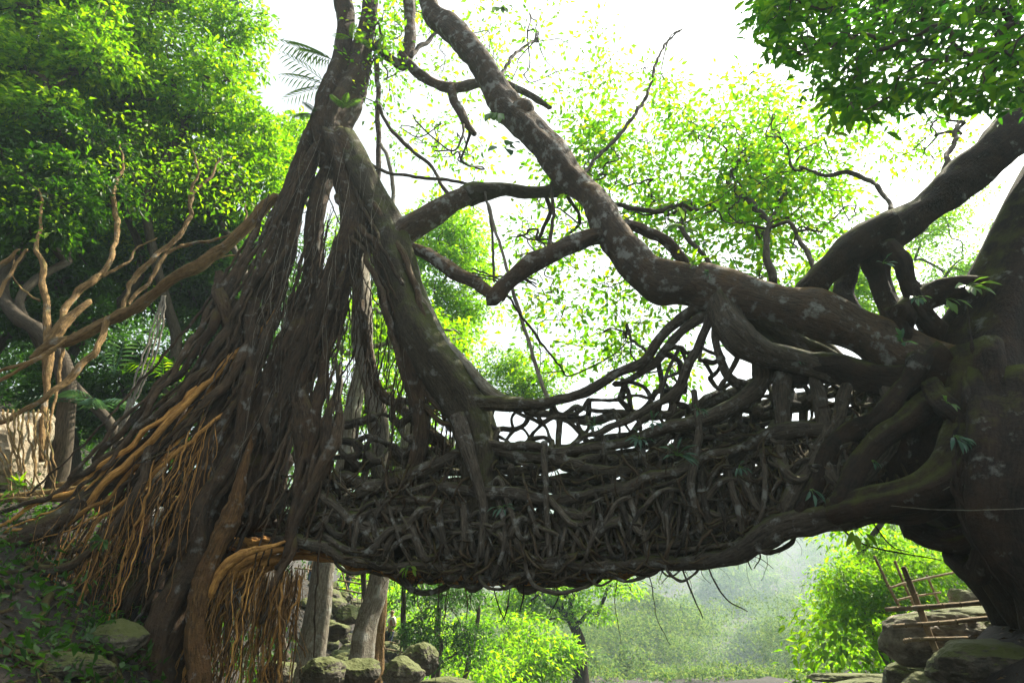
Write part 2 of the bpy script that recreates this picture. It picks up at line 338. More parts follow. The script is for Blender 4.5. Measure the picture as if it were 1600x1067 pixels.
# limbs above
parts(fr, 'limb', M_limb, [
    [(560, -330, 11.8, 6), (590, -180, 11.5, 10), (640, -45, 11.2, 14.4), (668, 8, 11.0, 15.3), (700, 42, 10.9, 17.1), (735, 88, 10.8, 18.0), (765, 125, 10.7, 17.1), (792, 168, 10.6, 21.6), (835, 212, 10.5, 22.5), (885, 258, 10.3, 21.6), (922, 305, 10.2, 19.8), (944, 350, 10.0, 21.6), (985, 395, 9.9, 27.0), (1030, 428, 9.8, 29.7), (1090, 450, 9.7, 33.3)],
    [(958, 368, 10.0, 17.1), (918, 380, 10.0, 15.3), (880, 395, 10.0, 14.4), (840, 420, 10.05, 13.5), (800, 450, 10.1, 12.6), (768, 470, 10.1, 11.7)],
    [(975, 350, 10.05, 7.2), (1005, 360, 10.1, 8.1), (1045, 395, 10.2, 8.1), (1085, 428, 10.2, 8.1)],
    [(1090, 450, 9.7, 33.3), (1150, 458, 9.6, 29.7), (1215, 470, 9.5, 29.7), (1280, 490, 9.3, 29.7), (1345, 515, 9.2, 30.6), (1410, 552, 9.1, 36.0), (1480, 590, 9.0, 46.8)],
], lump=.24, step=.4, seg=28, wob=.8)
mb = MB(); ptube(mb, [(808, 186, 10.5, 16), (818, 166, 10.4, 15), (822, 160, 10.4, 10)], lump=.4, step=.4, seg=16, tip=False); mb.build('branch_stub', M_limb, fr)
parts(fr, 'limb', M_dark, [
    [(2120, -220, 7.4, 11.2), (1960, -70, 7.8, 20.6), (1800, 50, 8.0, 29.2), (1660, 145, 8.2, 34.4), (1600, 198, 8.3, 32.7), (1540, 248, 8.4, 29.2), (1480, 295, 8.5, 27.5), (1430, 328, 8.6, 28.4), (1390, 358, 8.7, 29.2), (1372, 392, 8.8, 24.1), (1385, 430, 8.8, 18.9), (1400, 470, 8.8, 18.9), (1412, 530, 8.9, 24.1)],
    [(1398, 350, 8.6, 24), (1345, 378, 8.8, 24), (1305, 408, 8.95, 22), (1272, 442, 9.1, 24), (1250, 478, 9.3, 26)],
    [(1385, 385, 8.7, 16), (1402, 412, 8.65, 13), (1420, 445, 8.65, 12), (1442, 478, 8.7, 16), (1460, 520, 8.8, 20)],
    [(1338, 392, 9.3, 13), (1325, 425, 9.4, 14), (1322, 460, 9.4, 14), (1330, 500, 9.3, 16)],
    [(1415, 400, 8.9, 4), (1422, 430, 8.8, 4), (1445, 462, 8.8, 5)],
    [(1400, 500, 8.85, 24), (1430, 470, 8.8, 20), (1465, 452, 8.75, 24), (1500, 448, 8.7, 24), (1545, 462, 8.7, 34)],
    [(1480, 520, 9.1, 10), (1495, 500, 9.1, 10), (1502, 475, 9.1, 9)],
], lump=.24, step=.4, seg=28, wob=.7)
parts(fr, 'branch', M_mossy, [[(1330, 402, 9.5, 12), (1318, 440, 9.55, 11), (1322, 490, 9.5, 14)]], wob=.6)
# buttress roots that flow out of the trunk
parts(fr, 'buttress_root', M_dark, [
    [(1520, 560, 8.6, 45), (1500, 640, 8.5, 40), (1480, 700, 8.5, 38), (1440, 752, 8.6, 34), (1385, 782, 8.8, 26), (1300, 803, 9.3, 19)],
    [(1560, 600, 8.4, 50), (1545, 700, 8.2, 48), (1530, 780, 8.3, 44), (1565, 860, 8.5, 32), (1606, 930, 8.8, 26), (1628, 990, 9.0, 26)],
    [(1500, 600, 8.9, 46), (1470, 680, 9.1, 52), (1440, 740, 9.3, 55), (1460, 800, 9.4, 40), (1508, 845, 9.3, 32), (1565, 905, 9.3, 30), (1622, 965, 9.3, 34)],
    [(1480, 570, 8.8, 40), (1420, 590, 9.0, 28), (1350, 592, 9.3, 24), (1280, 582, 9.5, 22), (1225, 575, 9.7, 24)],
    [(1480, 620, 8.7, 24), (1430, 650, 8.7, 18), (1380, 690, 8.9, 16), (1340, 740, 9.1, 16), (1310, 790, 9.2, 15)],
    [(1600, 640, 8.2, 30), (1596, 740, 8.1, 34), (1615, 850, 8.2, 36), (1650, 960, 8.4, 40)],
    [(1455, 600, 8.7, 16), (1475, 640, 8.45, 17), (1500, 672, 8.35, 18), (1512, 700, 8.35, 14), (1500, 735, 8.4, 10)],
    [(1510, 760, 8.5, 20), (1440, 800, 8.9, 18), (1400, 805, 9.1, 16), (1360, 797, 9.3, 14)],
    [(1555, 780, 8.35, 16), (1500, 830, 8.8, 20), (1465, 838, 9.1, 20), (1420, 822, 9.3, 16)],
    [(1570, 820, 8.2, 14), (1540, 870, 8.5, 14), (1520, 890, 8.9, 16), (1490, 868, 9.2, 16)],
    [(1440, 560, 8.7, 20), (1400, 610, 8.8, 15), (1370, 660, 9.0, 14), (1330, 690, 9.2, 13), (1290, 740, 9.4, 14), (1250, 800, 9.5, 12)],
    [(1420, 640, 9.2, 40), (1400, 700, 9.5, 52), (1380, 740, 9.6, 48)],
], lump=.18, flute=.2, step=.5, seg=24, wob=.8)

# ------------------------------------------------------------------ left fig tree on its tower of roots
fl = thing('fig_tree', P(330, 1067, 11.5), 'fig tree high on a steep tower of hanging roots at the bridge\'s left end', 'tree', 'old fig trees joined by the root bridge')
mb = MB()
ptube(mb, [(600, -330, 12.6, 5), (592, -180, 12.5, 8), (580, -60, 12.4, 11), (574, 0, 12.4, 12), (566, 60, 12.3, 14), (553, 115, 12.2, 21), (534, 160, 12.1, 29), (520, 205, 12.0, 28), (520, 260, 11.95, 22)], flute=.25, lump=.16, seg=32, step=.35)
mb.build('trunk', M_tower, fl)
mb = MB(); ptube(mb, [(500, -330, 13, 5), (522, -180, 12.8, 9), (538, -60, 12.6, 13), (540, 0, 12.5, 14), (538, 60, 12.4, 13), (528, 110, 12.2, 15), (516, 145, 12.0, 18), (508, 190, 11.9, 17)], flute=.2); mb.build('limb', M_tower, fl)
parts(fl, 'buttress_root', M_tower, [
    [(500, 190, 11.9, 12.3), (480, 240, 11.9, 11.4), (455, 300, 11.9, 12.3), (430, 360, 11.9, 13.3), (412, 420, 11.85, 11.8), (385, 480, 11.8, 12.6), (345, 555, 11.7, 12.6), (290, 620, 11.6, 12.6), (235, 700, 11.5, 13.4), (150, 775, 11.3, 13.4), (60, 830, 11.1, 13.4), (-30, 880, 11.0, 13.4)],
    [(512, 215, 11.85, 11.4), (484, 270, 11.8, 10.4), (456, 350, 11.75, 11.4), (436, 420, 11.75, 11.8), (418, 480, 11.7, 13.4), (385, 540, 11.65, 12.6), (350, 600, 11.6, 13.4), (310, 680, 11.5, 13.4), (270, 760, 11.4, 12.6), (190, 830, 11.2, 10.9)],
    [(515, 230, 11.9, 12.3), (494, 300, 11.85, 12.3), (488, 380, 11.8, 13.3), (484, 440, 11.75, 13.4), (462, 510, 11.7, 18.5), (448, 570, 11.7, 23.5), (432, 640, 11.7, 30.2), (415, 720, 11.7, 31.9), (405, 800, 11.8, 35.3)],
    [(522, 215, 11.8, 19.0), (536, 290, 11.7, 18.1), (545, 360, 11.6, 21.8), (534, 430, 11.55, 21.8), (505, 490, 11.55, 26.9), (478, 550, 11.6, 30.2), (455, 610, 11.65, 28.6), (440, 680, 11.7, 25.2), (420, 770, 11.8, 25.2)],
    [(492, 560, 11.5, 16.8), (470, 605, 11.4, 13.4), (482, 650, 11.4, 16.0), (492, 710, 11.45, 16.8), (485, 770, 11.5, 16.8), (470, 830, 11.6, 16.8)],
    [(350, 445, 11.5, 10.1), (352, 480, 11.5, 13.4), (372, 530, 11.5, 16.8), (380, 590, 11.5, 17.6), (380, 650, 11.5, 21.0), (370, 720, 11.5, 26.0), (350, 790, 11.55, 28.6), (318, 880, 11.6, 30.2), (280, 980, 11.6, 37.0), (255, 1090, 11.6, 45.4)],
    [(342, 425, 11.5, 5.9), (341, 455, 11.48, 10.1), (350, 490, 11.45, 10.1), (368, 540, 11.45, 10.9)],
    [(400, 470, 11.45, 8.4), (395, 530, 11.4, 9.2), (385, 600, 11.3, 10.9), (360, 700, 11.2, 11.8), (330, 790, 11.2, 15.1), (300, 880, 11.2, 18.5), (262, 960, 11.2, 21.8), (235, 1080, 11.2, 25.2)],
    [(600, 400, 11.5, 10.1), (618, 470, 11.45, 14.3), (632, 540, 11.4, 15.1), (640, 600, 11.35, 14.3), (648, 670, 11.35, 13.4), (640, 740, 11.4, 13.4), (620, 800, 11.5, 12.6)],
    [(560, 470, 11.9, 7.6), (575, 530, 11.9, 6.7), (590, 600, 11.9, 7.6), (640, 650, 11.8, 7.6), (700, 700, 11.7, 7.6)],
], lump=.24, flute=.28, step=.45, wob=.9)
parts(fl, 'buttress_root', M_mossy, [
    [(538, 215, 11.9, 16), (562, 280, 11.8, 22), (585, 340, 11.7, 26), (605, 400, 11.55, 30), (630, 470, 11.45, 33), (658, 530, 11.35, 34), (690, 585, 11.25, 34), (715, 640, 11.15, 32), (735, 700, 11.1, 30), (745, 760, 11.1, 26), (752, 830, 11.2, 22)],
    [(670, 540, 11.3, 14), (700, 590, 11.1, 14), (735, 625, 11.0, 13), (790, 632, 10.95, 11), (830, 632, 10.95, 9)],
], lump=.14, flute=.16, step=.5, wob=.6, seg=24)
parts(fl, 'buttress_root', M_pale, [
    [(552, 360, 12.4, 12), (560, 440, 12.3, 14), (568, 520, 12.3, 16), (580, 590, 12.3, 16), (592, 660, 12.2, 14), (592, 740, 12.2, 13)],
    [(650, 445, 11.4, 6), (672, 490, 11.3, 7), (700, 540, 11.2, 8), (745, 590, 11.1, 9), (790, 625, 11.0, 10), (815, 630, 10.95, 10)],
], step=.7)
parts(fl, 'buttress_root', M_dark, [
    [(470, 640, 11.9, 14), (400, 700, 12.3, 18), (330, 740, 12.6, 18), (250, 810, 12.7, 20), (180, 890, 12.2, 24), (120, 990, 12.2, 26)],
    [(430, 700, 12.9, 40), (330, 800, 13.2, 60), (270, 900, 12.8, 85), (220, 1010, 12.4, 100), (190, 1110, 12.4, 110)],
], lump=.3, flute=.3, step=.35, wob=.8, seg=40)
parts(fl, 'buttress_root', M_amber, [  # stem with its sunlit patch painted as amber bark
    [(394, 680, 11.2, 3), (384, 725, 11.12, 6), (370, 775, 11.06, 11), (355, 815, 11.05, 16), (338, 850, 11.05, 15), (322, 900, 11.05, 14), (308, 950, 11.0, 13), (303, 1010, 11.0, 13), (310, 1090, 11.0, 15)],
], lump=.35, flute=.28, step=.35, seg=26)
parts(fl, 'buttress_root', M_gold, [  # arch roots, their golden light painted by the bark colour
    [(322, 950, 11.05, 3), (330, 920, 11.0, 6), (348, 888, 11.0, 8), (375, 868, 11.0, 7), (410, 856, 11.0, 5), (445, 846, 11.05, 2)],
    [(296, 1010, 11.1, 3), (306, 975, 11.12, 6), (330, 930, 11.2, 8), (375, 884, 11.3, 8), (430, 862, 11.35, 6), (490, 862, 11.35, 5), (545, 876, 11.3, 4), (600, 894, 11.2, 2)],
    [(306, 965, 11.2, 3), (350, 912, 11.3, 8), (400, 884, 11.4, 7), (460, 868, 11.5, 6), (530, 876, 11.5, 3)],
    [(300, 990, 11.4, 4), (340, 930, 11.5, 12), (400, 894, 11.6, 9), (450, 874, 11.7, 5)],
], lump=.25, flute=.2, step=.5)
# broken limb and thinner branches of the left tree
mb = MB(); ptube(mb, [(595, 385, 11.7, 20), (640, 360, 11.7, 21), (685, 338, 11.75, 19), (725, 312, 11.8, 16), (748, 300, 11.85, 15), (752, 296, 11.85, 15)], lump=.14, seg=20, step=.6, tip=False); mb.build('broken_limb', M_limb, fl)
mb = MB(); ptube(mb, [(728, 306, 11.8, 18), (742, 296, 11.8, 18), (764, 292, 11.85, 14), (790, 290, 11.9, 11), (820, 297, 11.95, 10), (850, 300, 12, 9), (874, 296, 12, 11), (880, 292, 12, 6)], lump=.16, seg=18, step=.6); mb.build('limb', M_mossy, fl)
parts(fl, 'branch', M_limb, [
    [(640, 385, 11.8, 8), (675, 403, 11.7, 9), (710, 425, 11.5, 10), (745, 445, 11.3, 10), (785, 462, 10.6, 8)],
    [(632, -30, 12.3, 9), (640, 30, 12.3, 9), (640, 70, 12.3, 9), (638, 95, 12.3, 8), (615, 90, 12.35, 7), (580, 70, 12.4, 8)],
    [(625, 85, 12.3, 7), (660, 115, 12.3, 8), (700, 135, 12.3, 8), (745, 130, 12.4, 7), (790, 130, 12.5, 6), (840, 155, 12.6, 5), (860, 168, 12.6, 4)],
    [(703, 136, 12.3, 7), (712, 160, 12.3, 7), (728, 190, 12.3, 6), (742, 210, 12.3, 4)],
    [(588, 90, 12.2, 4), (590, 160, 12.2, 4), (592, 230, 12.2, 4), (588, 300, 12.2, 3)],
], lump=.2, step=.8)

# ------------------------------------------------------------------ the root bridge between them
LOW = [(380, 850), (430, 846), (500, 858), (560, 879), (640, 896), (740, 904), (850, 905), (950, 893), (1050, 878), (1150, 855), (1220, 835), (1300, 806), (1380, 780), (1460, 750)]
MID = [(380, 790), (450, 800), (520, 790), (600, 772), (700, 764), (800, 775), (900, 772), (1000, 762), (1100, 730), (1200, 705), (1300, 680), (1400, 650), (1460, 640)]
YF = [(300, 12.0), (430, 11.6), (800, 11.0), (1000, 10.6), (1200, 10.0), (1300, 9.6), (1500, 9.1)]
yf = lambda x: float(interp(YF, x)); lo = lambda x: float(interp(LOW, x)); mi = lambda x: float(interp(MID, x))
br = thing('root_bridge', P(800, 905, 11.8), 'living bridge of woven dark roots arching between the two fig trees', 'bridge')
mb = MB()                                          # earth and stone deck, deepened to stand in for the dark interior
xs = np.linspace(330, 1470, 90)
sec = []
for x in xs:
    Y0 = yf(x) + .45; Y1 = Y0 + 1.25; t_, b_ = mi(x) + 26, lo(x) - 16
    a_, c_ = P(x, t_, Y0), P(x, b_, Y0); zt, zb = a_[2], c_[2]; zt = max(zt, zb + .3)
    X_ = a_[0]; m_ = (zt + zb) / 2
    sec.append([(X_, Y0, zb + .1), (X_, Y0 - .06, m_), (X_, Y0, zt), (X_, Y0 + .5, zt - .25), (X_, Y1 - .4, zt - .25), (X_, Y1, zt), (X_, Y1 + .06, m_), (X_, Y1, zb + .1), (X_, Y1 - .4, zb), (X_, Y0 + .4, zb)])
sec = np.array(sec); sec += .09 * np.stack([noise(sec + 3, 3), noise(sec + 8, 3), noise(sec, 3)], -1)
kk = sec.shape[1]; i_ = np.arange(len(xs) - 1)[:, None] * kk; j_ = np.arange(kk)[None]; j2_ = (j_ + 1) % kk
mb.add(sec.reshape(-1, 3), np.stack([i_ + j_, i_ + j2_, i_ + kk + j2_, i_ + kk + j_], -1).reshape(-1, 4)); mb.build('deck', M_soil, br)
parts(br, 'beam_root', M_root, [
    [(1380, 785, 9.1, 24), (1300, 806, 9.4, 21), (1220, 830, 9.8, 19), (1140, 856, 10.05, 15), (1050, 876, 10.35, 11), (950, 886, 10.6, 8), (860, 880, 10.8, 7), (760, 860, 10.95, 6)],
    [(1480, 640, 9.0, 20.3), (1380, 655, 9.4, 15.6), (1280, 668, 9.6, 13.3), (1200, 690, 9.9, 11.7), (1120, 720, 10.2, 10.9), (1040, 745, 10.4, 10.1), (960, 772, 10.55, 9.4), (860, 782, 10.8, 9.4), (770, 765, 10.9, 10.9), (690, 762, 11.0, 9.4)],
    [(1130, 470, 9.5, 26), (1150, 520, 9.5, 27), (1195, 556, 9.55, 24), (1240, 570, 9.6, 20), (1330, 585, 9.5, 18), (1420, 600, 9.2, 20)],
    [(1190, 565, 9.7, 15.6), (1165, 615, 9.8, 14.8), (1120, 652, 10.0, 11.7), (1060, 672, 10.3, 9.4), (980, 690, 10.6, 7.8), (900, 702, 10.8, 7.0), (820, 700, 10.9, 7.0), (740, 690, 11.0, 7.0)],
    [(1115, 465, 9.6, 7.8), (1060, 500, 9.9, 7.8), (1010, 556, 10.2, 7.8), (940, 598, 10.5, 7.8), (870, 625, 10.8, 7.8), (800, 634, 10.95, 7.8), (740, 625, 11.0, 6.2)],
    [(1112, 488, 9.7, 7.8), (1080, 512, 9.9, 7.8), (1050, 535, 10.1, 7.0), (1020, 565, 10.3, 6.2), (960, 600, 10.6, 4.7)],
    [(1108, 495, 9.65, 7.0), (1088, 550, 9.85, 7.0), (1062, 598, 10.0, 7.0), (1028, 630, 10.2, 6.2), (985, 655, 10.4, 6.2), (930, 680, 10.6, 5.5)],
    [(900, 775, 10.7, 6.2), (960, 765, 10.5, 7.8), (1040, 742, 10.3, 7.8), (1100, 715, 10.1, 7.0), (1160, 700, 9.95, 7.0)],
    [(560, 770, 11.3, 10.1), (640, 745, 11.2, 10.9), (700, 715, 11.1, 10.1), (760, 700, 11.0, 9.4), (840, 710, 10.9, 9.4), (920, 735, 10.8, 8.6), (1000, 740, 10.6, 7.8)],
    [(420, 800, 11.5, 10.9), (470, 775, 11.4, 10.1), (520, 800, 11.3, 10.9), (560, 825, 11.2, 11.7), (620, 830, 11.15, 9.4)],
    [(430, 845, 11.4, 9.4), (500, 856, 11.3, 8.6), (570, 876, 11.2, 7.0), (650, 880, 11.1, 6.2), (740, 892, 11.0, 6.2), (850, 898, 10.9, 5.5), (940, 880, 10.7, 4.7)],
    [(470, 740, 11.6, 9.4), (540, 750, 11.5, 9.4), (620, 790, 11.3, 9.4), (720, 800, 11.1, 9.4), (820, 815, 10.95, 8.6), (920, 820, 10.75, 7.8), (1020, 805, 10.5, 7.8), (1120, 780, 10.2, 7.8), (1220, 750, 9.95, 8.6), (1330, 715, 9.6, 9.4)],
    [(620, 850, 11.2, 6.2), (720, 860, 11.05, 7.0), (830, 858, 10.9, 7.0), (940, 850, 10.7, 7.8), (1040, 838, 10.45, 7.8), (1140, 812, 10.15, 7.8), (1240, 780, 9.85, 7.8), (1340, 755, 9.5, 8.6)],
    [(560, 880, 11.9, 10.1), (660, 900, 11.8, 10.9), (780, 905, 11.6, 11.7), (900, 898, 11.4, 11.7), (1020, 880, 11.2, 10.9), (1120, 858, 10.9, 10.9), (1240, 815, 10.5, 11.7), (1350, 785, 10, 11.7)],
    [(600, 870, 12.6, 10.1), (700, 890, 12.5, 10.9), (820, 892, 12.3, 11.7), (940, 885, 12.1, 11.7), (1060, 866, 11.8, 10.9), (1200, 830, 11.5, 11.7), (1330, 780, 11, 11.7)],
    [(860, 700, 12.2, 7.0), (960, 690, 12.0, 7.8), (1060, 680, 11.8, 7.8), (1160, 660, 11.5, 7.8), (1260, 630, 11.1, 8.6), (1380, 600, 10.4, 9.4)],
    [(820, 640, 12.4, 6.2), (900, 655, 12.2, 7.0), (1000, 655, 12.0, 7.0), (1080, 640, 11.8, 7.8), (1180, 600, 11.5, 8.6), (1300, 560, 11.1, 9.4)],
], lump=.2, flute=.16, step=.6, wob=1.0)
parts(br, 'beam_root', M_mossy, [[(1160, 478, 9.9, 14), (1195, 505, 10.0, 18), (1240, 535, 10.0, 18), (1290, 560, 9.9, 16), (1350, 585, 9.7, 14)],
    [(1205, 490, 10.1, 8), (1250, 520, 10.2, 10), (1290, 548, 10.1, 9), (1330, 575, 9.9, 8)]], lump=.2, step=.6)
# woven struts: the nearest hundred are parts, the rest one mass
woven = []
def Vroot(x, y0, x1, y1, d0, d1, r, bow):
    xm, ym = (x + x1) / 2 + bow, (y0 + y1) / 2
    woven.append((r, [(x, y0, yf(x) + d0, r), ((x * .65 + x1 * .35) + bow * .7, y0 * .65 + y1 * .35, yf(xm) + d0 * .5 + d1 * .5 - .18, r * .95), ((x * .3 + x1 * .7) + bow * .8, y0 * .3 + y1 * .7, yf(xm) + d1 - .15, r * .9), (x1, y1, yf(x1) + d1, r * .8)]))
x = 430.0
while x < 1370:
    for q in range(3):
        a = x + rnd.uniform(-10, 10); b = a + rnd.choice((-1, 1)) * rnd.uniform(5, 48)
        y0 = mi(a) + rnd.uniform(-22, 40); y1 = lo(b) - rnd.uniform(-9, 30)
        Vroot(a, y0, b, y1, rnd.uniform(-.12, .3), rnd.uniform(-.12, .2), (1.8 + 4.6 * rnd.random() ** 2) * (1.15 if a > 1000 else 1), rnd.uniform(-14, 14))
    x += 15
for _ in range(60):                               # curling cross roots
    a = rnd.uniform(440, 1300); b = a + rnd.uniform(50, 130); y0 = mi(a) + rnd.uniform(10, 70); y1 = mi(b) + rnd.uniform(10, 90)
    r = rnd.uniform(2, 7); h = rnd.uniform(-36, 36)
    woven.append((r, [(a, y0, yf(a) + .05, r), (a * .7 + b * .3, y0 + h, yf(a) - .2, r), (a * .35 + b * .65, y1 - h * .6, yf(b) - .2, r * .9), (b, min(y1, lo(b) - 8), yf(b) + .1, r * .8)]))
for _ in range(60):                               # behind and on the far side
    a = rnd.uniform(520, 1380); b = a + rnd.uniform(-50, 50); r = rnd.uniform(3, 8); d = rnd.uniform(.7, 1.7)
    woven.append((r * .3, [(a, mi(a) - rnd.uniform(-30, 8), yf(a) + d, r), ((a + b) / 2 + rnd.uniform(-20, 20), (mi(a) + lo(b)) / 2, yf(a) + d, r), (b, lo(b) - 14, yf(b) + d, r * .8)]))
# net between hand-rail and deck
def net(poly_pts, n, rr, Y_off, k=3, far=70):
    pts = []; tries = 0
    while len(pts) < n and tries < 5000:
        tries += 1; i = rnd.randrange(len(poly_pts) - 1); (xa, ta, ba), (xb, tb, bb) = poly_pts[i], poly_pts[i + 1]; f = rnd.random()
        xx = xa + (xb - xa) * f; t0 = ta + (tb - ta) * f; b1 = ba + (bb - ba) * f; yy = t0 + (b1 - t0) * rnd.random()
        if all((xx - p[0]) ** 2 + (yy - p[1]) ** 2 > (far * .3) ** 2 for p in pts): pts.append((xx, yy, yf(xx) + rnd.uniform(*Y_off)))
    done = set()
    for i, p in enumerate(pts):
        nb = sorted(range(len(pts)), key=lambda j: (pts[j][0] - p[0]) ** 2 + (pts[j][1] - p[1]) ** 2)[1:k + 1]
        for j in nb:
            if (min(i, j), max(i, j)) in done or math.hypot(pts[j][0] - p[0], pts[j][1] - p[1]) > far * 1.3: continue
            done.add((min(i, j), max(i, j))); q = pts[j]; r = rnd.uniform(*rr)
            mx, my = (p[0] + q[0]) / 2 + rnd.uniform(-9, 9), (p[1] + q[1]) / 2 + rnd.uniform(-9, 9)
            woven.append((r * .8, [(p[0], p[1], p[2], r), (mx, my, (p[2] + q[2]) / 2 - .05, r * .8), (q[0], q[1], q[2], r)]))
net([(770, 640, 760), (860, 632, 760), (960, 600, 760), (1040, 545, 750), (1110, 505, 720), (1170, 590, 690)], 62, (2.5, 5.5), (-.05, .35))
net([(850, 640, 740), (960, 620, 740), (1060, 600, 720), (1200, 620, 700), (1330, 600, 700)], 36, (2.5, 6), (.8, 1.6), far=90)
net([(470, 690, 790), (560, 650, 780), (640, 620, 770), (760, 640, 780), (800, 660, 770)], 60, (3, 8), (-.2, .8))
net([(1150, 590, 700), (1250, 590, 690), (1350, 600, 680), (1430, 610, 660)], 40, (4, 9), (-.2, .8))
for (s_) in [[(1225, 585, 9.6, 13), (1222, 640, 9.7, 11), (1228, 700, 9.8, 12), (1240, 770, 9.8, 12), (1235, 815, 9.8, 10)], [(1272, 590, 9.5, 12), (1282, 660, 9.5, 12), (1300, 740, 9.4, 13), (1330, 785, 9.3, 12)],
             [(1330, 590, 9.3, 10), (1310, 650, 9.4, 10), (1270, 720, 9.5, 12), (1225, 800, 9.7, 12)], [(1385, 600, 9.1, 12), (1395, 680, 9.0, 12), (1350, 740, 9.2, 12), (1310, 780, 9.4, 10)],
             [(1120, 505, 9.6, 6), (1122, 550, 9.6, 6), (1135, 585, 9.7, 7), (1150, 600, 9.8, 7)], [(1160, 540, 9.6, 4), (1145, 575, 9.6, 4), (1125, 605, 9.8, 4)],
             [(1060, 545, 10.2, 3), (1040, 590, 10.3, 3), (1030, 640, 10.4, 3)], [(1085, 610, 10.0, 5), (1090, 680, 10.0, 6), (1080, 760, 10.1, 6), (1095, 830, 10.1, 5)],
             [(715, 650, 10.9, 12), (735, 720, 10.8, 10), (755, 790, 10.8, 7), (752, 870, 10.8, 5)], [(850, 690, 10.7, 5), (852, 780, 10.6, 5), (858, 870, 10.7, 5)]]:
    woven.append((20, s_))
# loops that hang under the beam
for (cx, wx, dep, r) in [(1068, 32, 40, 2.2), (1050, 22, 28, 1.6), (1205, 40, 30, 4), (1195, 28, 24, 3), (985, 40, 26, 3), (880, 60, 30, 3.5), (905, 36, 22, 5), (830, 30, 24, 5), (1010, 24, 20, 6), (670, 46, 34, 5), (640, 26, 26, 2), (780, 36, 22, 3), (940, 26, 26, 2), (560, 40, 22, 3), (1100, 20, 22, 2), (720, 30, 20, 3), (1245, 30, 16, 2.5), (1290, 36, 14, 2)]:
    b = lo(cx) - 6; Y = yf(cx) + rnd.uniform(-.2, .3)
    woven.append((9 + r, [(cx - wx, b - 18, Y + .1, r), (cx - wx * .8, b + dep * .55, Y - .05, r), (cx - wx * .1, b + dep, Y - .1, r * .95), (cx + wx * .75, b + dep * .5, Y, r * .85), (cx + wx, b - 14, Y + .2, r * .8)]))
for _ in range(46):
    a = rnd.uniform(450, 1150); b = a + rnd.uniform(140, 380); d = rnd.uniform(.45, 1.6); r = rnd.uniform(3.5, 9); o_ = rnd.uniform(-75, 30)
    woven.append((r * .4, [(a, mi(a) + o_, yf(a) + d, r * .8), (a * .66 + b * .34, mi(a * .66 + b * .34) + o_ + rnd.uniform(-16, 16), yf(a) + d, r), (a * .33 + b * .67, mi(a * .33 + b * .67) + o_ + rnd.uniform(-16, 16), yf(b) + d, r), (b, mi(min(b, 1400)) + o_ + rnd.uniform(-14, 14), yf(b) + d, r * .6)]))
for _ in range(26):                               # lengthwise on the near face
    a = rnd.uniform(430, 1180); b = min(a + rnd.uniform(90, 300), 1420); f = rnd.random(); g_ = min(1, max(0, f + rnd.uniform(-.35, .35))); r = 2 + 6 * rnd.random() ** 1.5
    yy = lambda x_, f_: mi(x_) - 12 + (lo(x_) - mi(x_) + 6) * f_
    m1_, m2_ = a * .66 + b * .34, a * .33 + b * .67
    woven.append((r * .9, [(a, yy(a, f), yf(a) + .1, r * .7), (m1_, yy(m1_, f * .7 + g_ * .3) + rnd.uniform(-8, 8), yf(m1_) - .16, r), (m2_, yy(m2_, f * .3 + g_ * .7) + rnd.uniform(-8, 8), yf(m2_) - .16, r), (b, yy(b, g_), yf(b) + .1, r * .6)]))
woven.sort(key=lambda t: -t[0])
for r, s_ in woven[:96]:
    mb = MB(); ptube(mb, s_, lump=.22, step=.9, wob=.4); mb.build('woven_root', M_root, br)
mb = MB()
for r, s_ in woven[96:]: ptube(mb, s_, lump=.2, step=1.0, wob=.4)
tag(mb.build('woven_root_mass', M_root, br), kind='stuff')
mb = MB()
for _ in range(650):                              # fine rootlets over the woven side
    a = rnd.uniform(430, 1400); b = a + rnd.uniform(-60, 60); y0 = rnd.uniform(mi(a) - 60, lo(a)); y1 = min(y0 + rnd.uniform(-20, 90), lo(b) + 6); r = .5 + 2.0 * rnd.random() ** 1.5
    ptube(mb, [(a, y0, yf(a) - .1, r), ((a + b) / 2 + rnd.uniform(-14, 14), (y0 + y1) / 2 + rnd.uniform(-5, 16), yf((a + b) / 2) - .28, r), (b, y1, yf(b) - .05, r * .7)], step=5, wob=1.5, seg=5)
tag(mb.build('rootlet_mass', M_tower, br), kind='stuff')
mb = MB()
for _ in range(130):
    px = rnd.uniform(450, 1240); hang(mb, px, lo(px) - 12, yf(px) + rnd.uniform(-.2, .9), rnd.uniform(.15, .55) * (1 + (rnd.random() < .12) * 1.5), .004 + .008 * rnd.random() ** 2, .12, rnd.uniform(-.4, .4))
tag(mb.build('fringe_root_mass', M_dark, br), kind='stuff')
mb = MB()
for _ in range(170):                              # knotted crust along the lower edge
    a = rnd.uniform(430, 1180); b = a + rnd.uniform(14, 70); d = rnd.uniform(-.1, .7); r = rnd.uniform(2, 6.5)
    ptube(mb, [(a, lo(a) - rnd.uniform(-3, 26), yf(a) + d, r), ((a + b) / 2, lo((a + b) / 2) + rnd.uniform(-22, 9), yf(a) + d - .08, r), (b, lo(b) - rnd.uniform(-3, 24), yf(b) + d, r * .8)], lump=.25, step=1.1, wob=1.2)
tag(mb.build('lower_edge_root_mass', M_root, br), kind='stuff')
